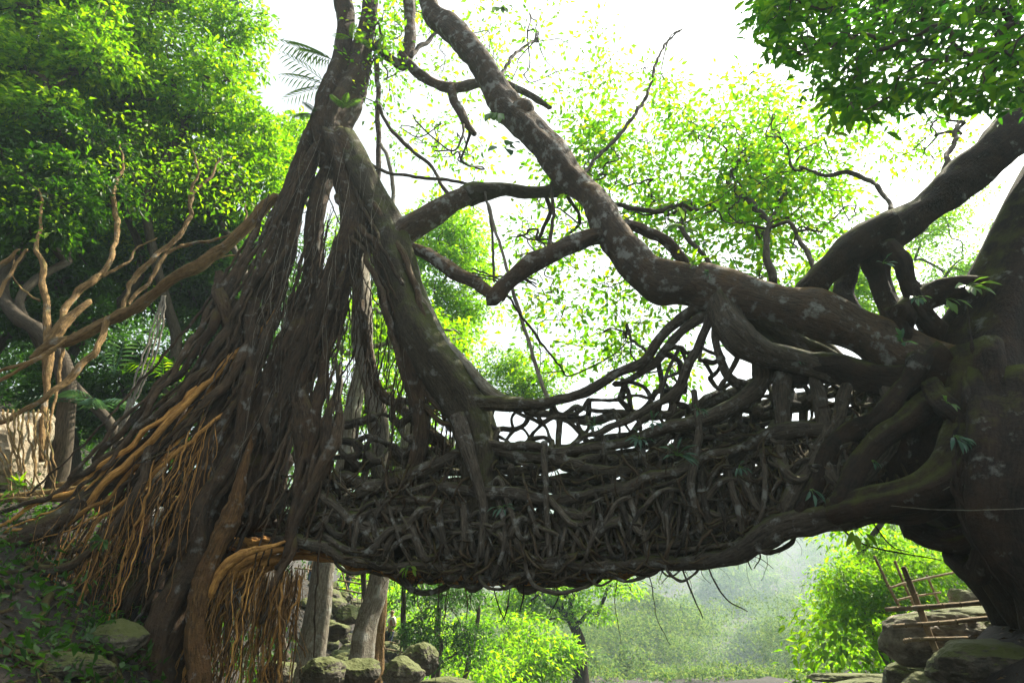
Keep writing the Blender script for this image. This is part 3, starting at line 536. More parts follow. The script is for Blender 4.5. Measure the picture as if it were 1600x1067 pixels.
# underside crust of roots, golden glow put into their colour
mb = MB()
for _ in range(240):
    a = 350 + 600 * rnd.random() ** 1.5; b = a + rnd.uniform(30, 90); d = rnd.uniform(.1, 1.5); r = rnd.uniform(2.5, 7) * (1 if a < 640 else .8)
    ptube(mb, [(a, lo(a) + rnd.uniform(-8, 6), yf(a) + d, r), ((a + b) / 2, lo((a + b) / 2) + rnd.uniform(-5, 9), yf(a) + d, r), (b, lo(b) + rnd.uniform(-8, 6), yf(b) + d + rnd.uniform(-.2, .2), r * .8)], lump=.25, step=1.2, wob=1)
tag(mb.build('underside_root_mass', M_gold, br), kind='stuff')
# thin roots dangling below and over the bridge
mb = MB()
for (a, y0, x1, y1, x2, y2) in [(765, 905, 780, 950, 792, 975), (818, 905, 818, 930, 812, 955), (800, 905, 790, 960, 775, 972), (1060, 880, 1078, 920, 1098, 965), (1098, 878, 1130, 930, 1168, 955), (1290, 812, 1350, 850, 1470, 875), (1345, 800, 1390, 850, 1420, 862), (860, 905, 872, 930, 858, 960), (1180, 850, 1188, 870, 1178, 888), (1160, 860, 1170, 880, 1175, 890)]:
    mb = MB(); r = rnd.uniform(.9, 1.6); Y = yf(a); ptube(mb, [(a, y0 - 10, Y, r), (x1, y1, Y, r), (x2, y2, Y, r * .6)], step=6, seg=5); mb.build('dangling_rootlet', M_dark, br)
# aerial roots of the left tree
aer = []
for _ in range(150):
    t = rnd.random(); px = rnd.uniform(400, 720); py = float(interp([(400, 470), (500, 300), (560, 330), (640, 450), (720, 600)], px)) + rnd.uniform(-20, 140)
    aer.append((px, py, 11.35 + rnd.uniform(-.3, .6), rnd.uniform(1.2, 4.2), rnd.uniform(.008, .022), rnd.uniform(-.2, .1), 0))
for _ in range(380):
    px = rnd.uniform(15, 340); py = float(interp([(40, 800), (150, 760), (250, 680), (330, 600)], px)) + rnd.uniform(-10, 60)
    aer.append((px, py + rnd.uniform(0, 90), 11.2 + rnd.uniform(-.5, .3), rnd.uniform(.5, 2.6), .003 + .02 * rnd.random() ** 3, rnd.uniform(-.5, .3), int(rnd.random() < .75)))
for _ in range(330):
    px = rnd.uniform(318, 475); py = float(interp([(325, 930), (360, 890), (470, 885)], px)) + rnd.uniform(-5, 18)
    aer.append((px, py, 11.3 + rnd.uniform(-.4, .6), rnd.uniform(.7, 2.6), .004 + .026 * rnd.random() ** 3, rnd.gauss(-.05, .2), int(rnd.random() < .85)))
order = list(range(len(aer))); rnd.shuffle(order); cntp = 0; rest = {0: MB(), 1: MB(), 2: MB()}
for i in order:
    px, py, Y, L, r, dx, g = aer[i]
    if cntp < 90:
        mb = MB(); hang(mb, px, py, Y, L, r, .10, dx); mb.build('aerial_root', rnd.choice((M_gold, M_amber, M_amber, M_tower)) if g else M_tower, fl); cntp += 1
    else: hang(rest[g + (g and rnd.random() < .5)], px, py, Y, L, r, rnd.uniform(.04, .22), dx)
for g, mm in ((0, M_tower), (1, M_gold), (2, M_amber)): tag(rest[g].build('aerial_root_mass', mm, fl), kind='stuff')
mb = MB()      # roots that cling to the tower
for _ in range(60):
    x0 = rnd.uniform(400, 560); y0 = rnd.uniform(300, 640); f = rnd.uniform(.5, 1); L_ = rnd.uniform(160, 480); r = 1.6 + 8 * rnd.random() ** 2.2
    sx = -(560 - x0) * .0022 - .12 + rnd.uniform(-.12, .12); pp = []
    for t in np.linspace(0, 1, 6): yy = y0 + L_ * t; pp.append((x0 + sx * L_ * t * (1 + .5 * t) + rnd.uniform(-9, 9), yy, float(interp([(300, 11.45), (500, 11.32), (700, 11.2), (1100, 11.05)], yy)) + rnd.uniform(-.05, .12), r * (1 - .4 * t) * min(1, .2 + 4 * t)))
    ptube(mb, pp, step=1.6, wob=1.0, lump=.22, flute=.15)
tag(mb.build('clinging_root_mass', M_tower, fl), kind='stuff')
mb = MB()      # pale hair-thin fibres
for _ in range(90):
    px = rnd.uniform(400, 640); py = rnd.uniform(190, 620); hang(mb, px, py, 11.2 + rnd.uniform(-.1, .2), rnd.uniform(.8, 3.2), .0045, .14, rnd.uniform(-.5, .4))
tag(mb.build('fibre_mass', M_pale, fl), kind='stuff')
mb = MB()
for _ in range(70):      # and to the big right trunk
    x0 = rnd.uniform(1500, 1610); y0 = rnd.uniform(470, 740); L_ = rnd.uniform(120, 420); r = 2 + 10 * rnd.random() ** 2; sx = rnd.uniform(-.25, .2); pp = []
    for t in np.linspace(0, 1, 6): yy = y0 + L_ * t; pp.append((x0 + sx * L_ * t + max(0, yy - 770) * .8 + rnd.uniform(-10, 10), yy, float(interp([(470, 8.35), (640, 8.1), (780, 8.0), (1000, 8.35)], yy)) + rnd.uniform(0, .25), r * (1 - .45 * t) * min(1, .2 + 4 * t)))
    ptube(mb, pp, step=1.6, wob=1.0, lump=.22, flute=.15)
tag(mb.build('clinging_root_mass', M_dark, fr), kind='stuff')
mb = MB(); mbg = MB()     # sweeping rope-like
def near_cap(pts):
    q = spline(np.array([p[:2] for p in pts], float), 12)
    return any(np.hypot(q[:, 0] - a, q[:, 1] - b).min() < 15 for a, b in ((243, 782), (299, 777)))
for (x0, y0, x1, y1, n_r) in [(430, 480, 20, 840, 8), (400, 560, 60, 880, 9), (360, 660, 90, 900, 8), (500, 260, 300, 640, 4), (470, 420, 240, 740, 4), (520, 300, 700, 650, 6), (540, 260, 720, 620, 6)]:
    for _ in range(n_r):
        o1, o2 = rnd.uniform(-30, 30), rnd.uniform(-50, 50); r = 1 + 4.5 * rnd.random() ** 1.8; b = rnd.uniform(5, 70)
        rr_ = [(x0 + o1, y0 + o1, 11.6, r), (x0 * .6 + x1 * .4 + o1, y0 * .6 + y1 * .4 + b * .6, 11.4 + rnd.uniform(-.3, .3), r), (x0 * .25 + x1 * .75, y0 * .25 + y1 * .75 + b + o2 * .4, 11.25, r), (x1 + o2, y1 + o2 * .6, 11.1 + rnd.uniform(-.2, .3), r * .7)]
        if near_cap(rr_): continue
        ptube(mbg if (y1 > 800 and rnd.random() < .45) else mb, rr_, step=3, wob=1.5)
tag(mb.build('rope_root_mass', M_tower, fl), kind='stuff'); tag(mbg.build('golden_rope_root_mass', M_gold, fl), kind='stuff')  # golden share has sunlight painted into its bark
mb = MB(); ptube(mb, [(30, 868, 10.8, 5), (50, 888, 10.8, 6), (90, 890, 10.8, 7), (135, 868, 10.8, 7), (180, 825, 10.9, 7), (215, 770, 11.0, 7), (235, 700, 11.2, 6), (270, 640, 11.4, 6)], step=1); mb.build('rope_root', M_tower, fl)

# ------------------------------------------------------------------ foliage of the two fig trees against the sky
def ell(cx, cy, rx, ry, n, Y0, Y1):
    out = []
    while len(out) < n:
        a, b = rnd.uniform(-1, 1), rnd.uniform(-1, 1)
        if a * a + b * b < 1: out.append(P(cx + a * rx, cy + b * ry, rnd.uniform(Y0, Y1)))
    return np.array(out)
def spray(parent, root, path, reg, n, Y0, Y1, per, L, mat=None, r0=.05, spread=.28):
    mb = MB(); lb = MB(); rt = P(*root[:3])
    if path:
        ptube(mb, [root] + path, lump=.25, step=1.2, wob=.9, seg=7); rt = P(*path[-1][:3]); r0 = M(path[-1][3], *path[-1][:3])
    n = int(n * 1.3); reg = (reg[0], reg[1], reg[2] * 1.25, reg[3] * 1.2); pts = ell(*reg, n, Y0, Y1); graph(mb, rt, pts, r0, rmin=.006, jit=.13, seg=5)
    per = int(per * 1.7); k = per * n; c = np.repeat(pts, per, 0) + rng.normal(size=(k, 3)) * spread * np.array([1, 1, .7])
    ax = unit(c - np.repeat(pts, per, 0) + rng.normal(size=(k, 3)) * .12 - np.array([0, 0, .12])); nn = unit(rng.normal(size=(k, 3)) * .6 + np.array([0, 0, 1]))
    l = L * 1.05 * rng.uniform(.5, 1.25, k); leaves(lb, c, ax, nn, l, l * .5, 'diamond', .15)
    o = mb.build('leafy_branch', M_twig, parent); lb.build('foliage', mat or M_fig, o); return o
spray(fr, (1208, 440, 10.2, 6), [(1203, 395, 10.4, 6), (1198, 350, 10.8, 5), (1175, 320, 11.2, 6), (1150, 300, 11.6, 5), (1142, 275, 12, 4), (1158, 250, 12.2, 4)], (1165, 225, 105, 85), 75, 11.5, 14.5, 16, .20)
spray(fr, (1140, 440, 9.9, 5), [(1120, 420, 10.2, 4), (1085, 385, 10.5, 4), (1060, 350, 11, 3.5)], (1110, 335, 90, 55), 50, 11, 14, 15, .19)
spray(fr, (1398, 330, 8.8, 4), [(1370, 290, 9.4, 4), (1330, 272, 9.8, 3.5), (1290, 272, 10.2, 3), (1255, 262, 10.6, 2.5)], (1265, 225, 105, 80), 60, 10.5, 13.5, 14, .17)
spray(fr, (1275, 440, 9.4, 4), [(1265, 400, 9.8, 4), (1245, 370, 10.4, 3)], (1245, 330, 95, 60), 55, 11, 14, 14, .18)
spray(fr, (905, 275, 10.4, 3), [(940, 240, 10.8, 3), (985, 190, 11.2, 3), (1010, 150, 11.6, 2.5), (1035, 75, 12.2, 2), (1068, 45, 12.6, 1)], (985, 185, 75, 70), 48, 11.5, 14, 14, .19)
spray(fr, (930, 300, 10.4, 3), [(960, 318, 10.8, 4), (1020, 330, 11, 4), (1075, 318, 11.4, 3)], (960, 285, 70, 50), 34, 11.5, 14, 12, .18)
spray(fr, (850, 415, 10.1, 3), [(865, 340, 10.4, 3), (862, 290, 10.8, 3), (880, 262, 11, 2)], (905, 240, 55, 50), 30, 11.5, 13.5, 13, .19)
spray(fr, (1470, 300, 8.7, 5), [(1480, 250, 9, 4), (1500, 190, 9.6, 3)], (1440, 215, 60, 45), 18, 9.5, 11.5, 12, .14)
spray(fr, (775, 140, 10.8, 3), [(800, 90, 11.4, 2.5), (840, 60, 12, 2)], (850, 70, 100, 70), 24, 12, 15, 9, .2)
spray(fr, (1060, 450, 9.8, 3), [(1040, 425, 10.2, 2.5)], (1000, 440, 70, 40), 26, 10.5, 13, 12, .16)
spray(fr, (790, 460, 10.1, 2), [(850, 540, 10.8, 2), (880, 580, 11.2, 1.5)], (930, 500, 95, 70), 44, 12, 16, 11, .19)
spray(fr, (1210, 470, 9.5, 4), [(1190, 440, 10.2, 4), (1130, 425, 11, 3)], (1165, 425, 85, 45), 34, 12, 14, 13, .19)
spray(fr, (1020, 560, 10.3, 3), [(1000, 540, 10.6, 2.5), (985, 530, 11, 2)], (1010, 550, 75, 45), 30, 12, 15, 12, .17)
spray(fr, (1200, 352, 10.8, 3), [(1215, 320, 11.5, 3), (1230, 300, 12, 2.5)], (1200, 290, 110, 60), 50, 12, 15.5, 14, .19)
spray(fl, (880, 296, 12, 4), [(900, 330, 12.5, 3), (905, 350, 13, 3)], (900, 350, 70, 55), 26, 13, 16, 12, .19)
spray(fl, (640, 90, 12.3, 4), [(670, 60, 12.6, 3), (710, 40, 13, 2)], (690, 60, 90, 70), 34, 13, 16, 12, .2)
spray(fl, (735, 200, 12.3, 3), [(730, 225, 12.6, 2), (720, 250, 12.8, 2)], (700, 215, 70, 60), 24, 13, 16, 10, .2)
spray(fl, (600, 90, 12.3, 4), [(600, 60, 12.2, 3)], (598, 90, 36, 80), 26, 12, 13, 14, .17)
spray(fl, (850, 300, 12, 4), [(858, 330, 12.2, 3), (840, 375, 12.4, 3)], (850, 400, 60, 60), 18, 12.5, 15, 10, .19)

# ------------------------------------------------------------------ the dark big-leaved crown overhead
dt = thing('broadleaf_tree', on_ground(8.6, 3.2), 'dark green tree with big whorled leaves hanging into the upper right corner', 'tree')
mb = MB(); g0 = on_ground(8.6, 3.2); tube(mb, [g0 - [0, 0, .4], g0 + [-.1, .1, 2.5], g0 + [-.3, .4, 5], g0 + [-.6, .9, 7.5], g0 + [-1.2, 1.6, 9.5]], [.32, .25, .22, .19, .13], seg=20); mb.build('trunk', M_dark, dt)
POLY = [(1180, -60, 60), (1215, -60, 85), (1260, -60, 95), (1300, -60, 165), (1340, -60, 195), (1400, -60, 165), (1460, -60, 160), (1520, -60, 172), (1600, -60, 165), (1680, -60, 165)]
pts = []
while len(pts) < 480:
    x = rnd.uniform(1185, 1680); b = float(np.interp(x, [q[0] for q in POLY], [q[2] for q in POLY])); y = rnd.uniform(-60, b)
    pts.append(P(x, y, rnd.uniform(4.6, 6.6)))
pts = np.array(pts); mb = MB(); graph(mb, g0 + [-1.2, 1.6, 9.4], pts, .11, rmin=.006, jit=.1, seg=5); mb.build('limb', M_twig, dt)
lb = MB(); K = 15
c = np.repeat(pts, K, 0); th = rng.uniform(0, 6.28, len(c)); od = np.stack([np.cos(th), np.sin(th), rng.uniform(-.55, .25, len(c))], -1)
c = c + rng.normal(size=c.shape) * np.array([.13, .13, .07]); l = rng.uniform(.09, .20, len(c))
leaves(lb, c, od, unit(rng.normal(size=c.shape) * .35 + [0, 0, 1]), l, l * .36, 'lance', .15); lb.build('crown', M_dome, dt)

# ------------------------------------------------------------------ forest trees
def forest_tree(label, reg, Y, npad, prad, nleaf, L, mat, base=None, tr=.16, name='forest_tree', group=None, barkm=None, dY=2.0, up=.6, wr=.45, limbs=True, cat='tree', core=False):
    cx, cy, rx, ry = reg; c0 = P(cx, cy, Y)
    b = on_ground(*(base or (c0[0], Y + .5)))
    t = thing(name, b, label, cat, group)
    pts = ell(cx, cy, rx, ry, npad, Y - dY / 2, Y + dY / 2); pts[:, 2] = np.maximum(pts[:, 2], b[2] + .5)
    zlo = pts[:, 2].min(); fork = np.array([b[0] * .4 + c0[0] * .6, b[1] * .4 + c0[1] * .6, max(b[2] + .5, min(zlo, c0[2]))])
    mb = MB(); hh = .06 * max(1, fork[2] - b[2]); tube(mb, [b - [0, 0, .5], b * .75 + fork * .25 + rng.normal(size=3) * hh * [1, 1, .2], b * .5 + fork * .5 + rng.normal(size=3) * hh * [1, 1, .2], b * .25 + fork * .75 + rng.normal(size=3) * hh * [1, 1, .2], fork], [tr * 1.2, tr * .9, tr * .8, tr * .7, tr * .6], seg=10); mb.build('trunk', barkm or M_twig, t)
    if limbs: mb = MB(); graph(mb, fork, pts, tr * .7, rmin=.012, jit=.12, seg=5); mb.build('limb', barkm or M_twig, t)
    lb = MB()
    for q in pts:
        s_ = rnd.uniform(.7, 1.3); pad(lb, q, (prad * s_, prad * s_, prad * s_ * .38), int(nleaf * s_ * s_), L, wr=wr, up=up, coh=.75 if mat is M_far else .35, core=core)
    lb.build('crown', mat, t); return t
G1 = 'trees of the steep forest on the left bank'
forest_tree('tall bright green tree filling the sky edge left of the root tower', (255, 90, 150, 150), 16.5, 92, 0.94, 171, 0.26, M_forest, (-9.5, 17), .2, group=G1)
forest_tree('dense green tree in the upper left corner of the view', (60, 60, 130, 130), 14.5, 82, 0.87, 171, 0.25, M_forest, (-10.5, 14.5), .2, group=G1)
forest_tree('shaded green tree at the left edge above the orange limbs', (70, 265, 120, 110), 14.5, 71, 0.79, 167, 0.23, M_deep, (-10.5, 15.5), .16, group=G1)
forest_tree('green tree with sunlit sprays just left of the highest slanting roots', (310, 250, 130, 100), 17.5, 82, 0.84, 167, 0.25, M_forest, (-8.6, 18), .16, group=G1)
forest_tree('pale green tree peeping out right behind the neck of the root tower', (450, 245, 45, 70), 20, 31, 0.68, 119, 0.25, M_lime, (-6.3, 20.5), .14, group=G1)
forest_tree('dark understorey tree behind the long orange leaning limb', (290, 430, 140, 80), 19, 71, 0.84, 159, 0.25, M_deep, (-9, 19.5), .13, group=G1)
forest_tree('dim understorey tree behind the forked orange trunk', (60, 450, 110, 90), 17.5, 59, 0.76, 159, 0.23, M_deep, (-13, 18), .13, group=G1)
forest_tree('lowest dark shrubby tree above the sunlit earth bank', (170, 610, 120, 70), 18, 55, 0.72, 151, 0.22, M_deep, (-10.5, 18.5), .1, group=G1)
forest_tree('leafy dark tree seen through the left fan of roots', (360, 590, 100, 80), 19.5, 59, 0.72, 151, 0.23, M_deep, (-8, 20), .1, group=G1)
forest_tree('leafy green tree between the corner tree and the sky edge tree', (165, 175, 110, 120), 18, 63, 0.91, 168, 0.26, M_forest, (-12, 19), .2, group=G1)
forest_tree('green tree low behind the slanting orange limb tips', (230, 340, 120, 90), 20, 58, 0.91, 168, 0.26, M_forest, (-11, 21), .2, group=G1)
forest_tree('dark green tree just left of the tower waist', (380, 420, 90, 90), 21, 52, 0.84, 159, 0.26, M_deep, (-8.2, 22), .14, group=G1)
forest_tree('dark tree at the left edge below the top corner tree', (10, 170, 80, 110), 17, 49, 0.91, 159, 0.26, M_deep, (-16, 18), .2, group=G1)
lb = MB()
for _ in range(330):
    Y = rnd.uniform(23, 42); x = -rnd.uniform(.26, 1.15) * Y; z = float(height(x, Y)) + rnd.uniform(0, 1) ** 1.2 * (5 + .35 * Y) * min(1, (-x / Y - .1) * 2.2)
    q = rnd.uniform(1.3, 2.4)
    if Y < 34 and x > -.44 * Y: continue
    pad(lb, (x, Y, z + .6), (q, q, q * .6), 190, .34)
tag(lb.build('hillside_forest', M_deep), 'dense dark forest covering the hillside behind the left trees', 'forest', kind='stuff')
G2 = 'sunlit trees behind the bridge'
forest_tree('glowing yellow green tree right of the mossy leaning root', (705, 450, 70, 110), 24, 33, 1.0, 330, .19, M_lime, (-3.0, 29), .12, group=G2)
forest_tree('bright tree seen through gaps between the tower roots', (560, 500, 75, 150), 25, 39, 1.1, 300, .2, M_lime, (-5, 26), .12, group=G2)
forest_tree('yellow green tree behind the broken limb', (690, 370, 75, 55), 23, 24, .85, 200, .23, M_lime, (-4.2, 29), .1, group=G2)
forest_tree('low bushy tree rising behind the left handrail root', (800, 600, 75, 45), 26, 24, .9, 300, .18, M_forest, (-2.4, 30), .1, group=G2)
forest_tree('bright tree seen below the mossy root behind the bridge deck', (620, 680, 80, 60), 27, 24, 1.0, 280, .2, M_lime, (-5.4, 28), .1, group=G2)
forest_tree('small light tree behind the knot of limbs at right', (1330, 450, 75, 60), 19, 24, .8, 240, .18, M_lime, (11, 20), .1, group=G2)
forest_tree('pale hazy tree between the two thick right hand limbs', (1500, 385, 75, 90), 26, 27, 1.1, 240, .2, M_lime, (19, 27), .14, group=G2)
forest_tree('green tree peeping past the right edge of the big trunk', (1600, 540, 40, 120), 19, 18, .9, 260, .18, M_forest, (15.5, 20), .12, group=G2)
G3 = 'trees seen under the bridge'
forest_tree('dark green bushy tree under the bridge beside the grey trunks', (690, 970, 70, 70), 27, 20, .9, 340, .17, M_deep, (-3.2, 28), .12, group=G3)
forest_tree('bright green tree behind the bamboo railing under the right end', (1395, 905, 100, 55), 19, 24, .75, 380, .13, M_lime, (11.5, 20), .1, group=G3)
forest_tree('lime tree with dark forked limbs below the middle of the bridge', (885, 935, 105, 48), 42, 34, 1.4, 240, .27, M_lime, (4.2, 43), .5, group=G3, barkm=M_dark)
forest_tree('round sunlit tree low under the middle of the bridge', (800, 1010, 110, 48), 38, 34, .95, 170, .26, M_lime, (0.2, 38.5), .14, group=G3)
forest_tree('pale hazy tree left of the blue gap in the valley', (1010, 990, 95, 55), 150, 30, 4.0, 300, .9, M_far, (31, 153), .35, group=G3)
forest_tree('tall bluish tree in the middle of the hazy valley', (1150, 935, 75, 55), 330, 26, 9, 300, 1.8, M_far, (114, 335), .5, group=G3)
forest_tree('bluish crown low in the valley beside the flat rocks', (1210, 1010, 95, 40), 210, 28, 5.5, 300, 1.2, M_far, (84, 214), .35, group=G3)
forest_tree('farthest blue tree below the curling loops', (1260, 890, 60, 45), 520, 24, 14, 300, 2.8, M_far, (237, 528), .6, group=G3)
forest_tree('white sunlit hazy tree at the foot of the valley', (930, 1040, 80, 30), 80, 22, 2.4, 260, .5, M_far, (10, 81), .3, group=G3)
lb = MB()
for _ in range(820):
    Y = 95 + 620 * rnd.random() ** 1.5; x = rnd.uniform(-.35, .75) * Y; z = float(height(x, Y)); s_ = rnd.uniform(2.4, 5.2) * (.45 + Y / 180)
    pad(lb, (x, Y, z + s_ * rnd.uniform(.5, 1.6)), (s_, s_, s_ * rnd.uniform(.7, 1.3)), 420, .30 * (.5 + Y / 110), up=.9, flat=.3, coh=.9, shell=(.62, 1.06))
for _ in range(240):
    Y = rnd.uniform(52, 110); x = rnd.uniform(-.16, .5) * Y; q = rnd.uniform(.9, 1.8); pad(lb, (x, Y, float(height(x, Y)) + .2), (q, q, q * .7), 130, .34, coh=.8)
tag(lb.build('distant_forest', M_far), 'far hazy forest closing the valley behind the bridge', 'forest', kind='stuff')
lb = MB()
for _ in range(230):
    Y = rnd.uniform(19, 75); x = (.46 + rnd.random() * .6) * Y; z = float(height(x, Y)) + rnd.random() * 6
    q = rnd.uniform(1.1, 2.2); pad(lb, (x, Y, z + .4), (q, q, q * .6), 170, .3)
for _ in range(90):
    Y = rnd.uniform(30, 75); x = -rnd.uniform(-.06, .24) * Y; z = float(height(x, Y)) + rnd.random() * 3
    q = rnd.uniform(1.1, 2.2); pad(lb, (x, Y, z + .4), (q, q, q * .6), 170, .3)
tag(lb.build('bank_forest', M_lime), 'green thicket along both banks of the valley', 'thicket', kind='stuff')
lb = MB()
n = 46000; X = np.where(rng.random(n) < .62, rng.uniform(-24, -3.2, n), rng.uniform(5.5, 30, n)); Y = rng.uniform(5, 36, n); p = np.stack([X, Y, height(X, Y)], -1); p[:, 2] += rng.uniform(0, .5, n) * (noise(p, .8) + .8)
keep = noise(p + 7, .6) > -.25; p = p[keep]; keep = ~((p[:, 1] > 22) & (p[:, 1] < 34) & (p[:, 0] > -13) & (p[:, 0] < -3)); p = p[keep]; n = len(p)
leaves(lb, p, unit(rng.normal(size=(n, 3)) + [0, 0, .4]), unit(rng.normal(size=(n, 3)) * .5 + [0, 0, 1]), rng.uniform(.1, .24, n), rng.uniform(.05, .1, n)); n = 7000; X = rng.uniform(-10, -3.5, n); Y = rng.uniform(5.5, 13, n); p = np.stack([X, Y, height(X, Y)], -1); p[:, 2] += rng.uniform(0, .35, n) * (noise(p, 1.3) + .8); p = p[noise(p + 3, 1.1) > -.3]; n = len(p)
leaves(lb, p, unit(rng.normal(size=(n, 3)) + [0, 0, .2]), unit(rng.normal(size=(n, 3)) * .5 + [0, 0, 1]), rng.uniform(.05, .16, n), rng.uniform(.02, .06, n))
tag(lb.build('undergrowth', M_deep), 'low dark leafy undergrowth covering both banks', 'undergrowth', kind='stuff')

# orange-barked tree at the left edge
ot = thing('orange_tree', P(72, 690, 12.6), 'orange barked tree with a long limb leaning up against the root tower', 'tree')
parts(ot, 'trunk', M_ltree, [[(66, 720, 12.6, 5), (70, 650, 12.6, 5), (72, 590, 12.6, 6), (78, 540, 12.6, 9), (95, 510, 12.6, 9), (118, 490, 12.7, 6), (140, 470, 12.8, 4)]], step=.7, lump=.25)
parts(ot, 'limb', M_ltree, [
    [(50, 562, 12.6, 5), (80, 542, 12.6, 8), (130, 520, 12.5, 8), (180, 492, 12.5, 8), (235, 464, 12.4, 9), (290, 430, 12.3, 9), (340, 394, 12.2, 9), (385, 352, 12.1, 9), (432, 308, 12.0, 8)],
    [(76, 540, 12.6, 6), (70, 490, 12.6, 5), (66, 450, 12.6, 5), (64, 405, 12.7, 4), (60, 370, 12.8, 3), (66, 330, 12.9, 2), (60, 295, 13, 1.2)],
    [(92, 512, 12.6, 6), (112, 465, 12.9, 5), (142, 440, 13.0, 5), (168, 415, 13.2, 4), (180, 380, 13.4, 4), (182, 340, 13.6, 4), (178, 300, 13.8, 3), (192, 262, 14, 2), (188, 225, 14.2, 1)],
    [(170, 497, 12.5, 5), (150, 540, 12.3, 5), (112, 588, 12.1, 5), (62, 630, 11.9, 4), (0, 660, 11.8, 4), (-40, 675, 11.8, 3)],
    [(118, 520, 12.5, 3), (64, 558, 12.3, 3), (20, 582, 12.2, 3), (-30, 605, 12.2, 3)],
    [(190, 488, 12.5, 4), (204, 445, 12.7, 4), (238, 405, 12.9, 4), (275, 372, 13.1, 4), (298, 335, 13.2, 3), (304, 300, 13.4, 2.5), (330, 275, 13.6, 2), (345, 245, 13.8, 1)],
    [(200, 476, 12.6, 3), (238, 432, 12.8, 3), (262, 395, 13, 3), (300, 380, 13.2, 2.5), (345, 372, 13.4, 2), (380, 350, 13.5, 1.5), (384, 320, 13.6, 1)],
    [(300, 335, 13.2, 2.5), (296, 305, 13.4, 2), (310, 270, 13.6, 2), (300, 235, 13.8, 1)],
    [(-20, 585, 12.2, 3), (45, 566, 12.2, 3), (85, 545, 12.4, 4)], [(100, 530, 12.6, 2.5), (92, 590, 12.5, 2.5), (80, 650, 12.4, 2), (70, 730, 12.4, 2)], [(-10, 475, 12.4, 3), (20, 420, 12.4, 2.5), (42, 390, 12.4, 2)], [(-10, 420, 12.3, 4), (12, 402, 12.3, 3.5), (30, 390, 12.3, 2)],
    [(62, 470, 12.6, 2), (38, 455, 12.7, 1.5), (20, 430, 12.8, 1.2), (22, 400, 12.9, .8)], [(160, 432, 13.1, 2.5), (200, 410, 13.3, 2), (212, 390, 13.4, 1.5), (245, 372, 13.5, 1)], [(250, 455, 12.4, 3), (285, 425, 12.8, 2.5), (330, 408, 13, 2), (372, 398, 13.2, 1.2)]], step=.8, lump=.25, wob=.9)
spray(ot, (60, 300, 13, 1), None, (70, 300, 70, 60), 26, 12.4, 14, 12, .15, M_forest, .02)
spray(ot, (188, 228, 14.2, 1), None, (195, 250, 70, 60), 26, 13.2, 15, 12, .15, M_forest, .02)
spray(ot, (345, 247, 13.8, 1), None, (330, 270, 60, 50), 24, 13, 15, 12, .15, M_forest, .02)

# big grey trunks of trees standing behind the bridge
def bigtrunk(label, spec, mat, name='riverside_tree', cr=None):
    b = P(*spec[0][:3]); t = thing(name, b, label, 'tree', 'grey trunked trees behind the bridge'); mb = MB(); ptube(mb, spec, flute=.12, lump=.1, seg=28, step=.4); mb.build('trunk', mat, t)
    e = spec[-1]; lb = MB(); mb = MB(); pts = ell(e[0], e[1] - 30, 60, 60, 12, e[2] - 1, e[2] + 2.5); graph(mb, P(*e[:3]), pts, M(e[3], *e[:3]) * .8, rmin=.012, seg=5); mb.build('limb', mat, t)
    for q in pts: pad(lb, q, (.8, .8, .45), 120, .2)
    lb.build('crown', M_lime, t); return t
bigtrunk('thick pale trunk leaning up behind the root tower with a broad grey foot', [(466, 1110, 17, 30), (474, 1075, 17, 27), (484, 1030, 17, 24), (494, 985, 17, 21), (506, 930, 17, 19), (514, 880, 17, 17), (535, 770, 17, 15), (555, 650, 17, 13), (570, 540, 17, 11)], M_pale)
bigtrunk('grey trunk right of the broad one, seen below the golden underside', [(546, 1080, 18, 24), (558, 1030, 18, 20), (572, 970, 18, 17), (583, 930, 18, 16), (592, 890, 18, 15), (606, 830, 18, 14), (640, 690, 18, 11), (668, 560, 18, 9)], M_pale)
bigtrunk('thin reddish trunk close beside the second grey trunk', [(580, 1085, 19.5, 15), (587, 1035, 19.5, 12), (598, 950, 19.5, 9), (603, 890, 19.5, 8), (625, 760, 19.5, 7), (655, 640, 19.5, 6)], M_ltree)

# ------------------------------------------------------------------ rocks
G4 = 'boulders on the right bank'
prock(1450, 1000, 11.2, 52, 48, .9, M_rock, 'big grey boulder standing under the near bamboo railing', 3, group=G4)
prock(1520, 975, 11.6, 75, 24, .9, M_rock, 'long grey boulder lying behind the railing post', 5, group=G4)
prock(1440, 978, 13, 45, 16, .8, M_rock, 'flat layered brown slab jutting out over the valley', 8, flat=.4, group=G4)
prock(1470, 962, 13.6, 60, 12, .9, M_paleearth, 'pale sunlit slab topping the layered rocks', 11, flat=.5, group=G4)
prock(1517, 945, 13, 17, 26, .4, M_rock, 'upright egg shaped rock between the two lower rails', 14, group=G4)
prock(1555, 1040, 9.6, 90, 40, .9, M_mossrock, 'mossy dark boulder at the lower right corner', 17, group=G4)
prock(1465, 1078, 10.6, 75, 30, .8, M_rock, 'grey boulder cut by the bottom edge right of the flat rocks', 19, group=G4)
prock(1575, 985, 10.6, 40, 26, .5, M_mossrock, 'dark rock wedged under the flaring trunk', 23, group=G4)
prock(1330, 1058, 15, 62, 9, 1.1, M_rock, 'flat pale river rock reaching out left of the boulders', 29, flat=.4, group=G4)
prock(1380, 1066, 13, 50, 10, .9, M_rock, 'low wet slab in front of the flat river rock', 31, flat=.3, group=G4)
prock(1420, 1055, 12.2, 34, 26, .6, M_mossrock, 'mossy stone at the foot of the big boulder', 37, group=G4)
prock(15, 705, 12.8, 75, 75, 1.0, M_paleearth, 'sunlit pale earth boulder wrapped in thin roots at left edge', 41, cat='boulder')
G5 = 'mossy rocks at the foot of the left bank'
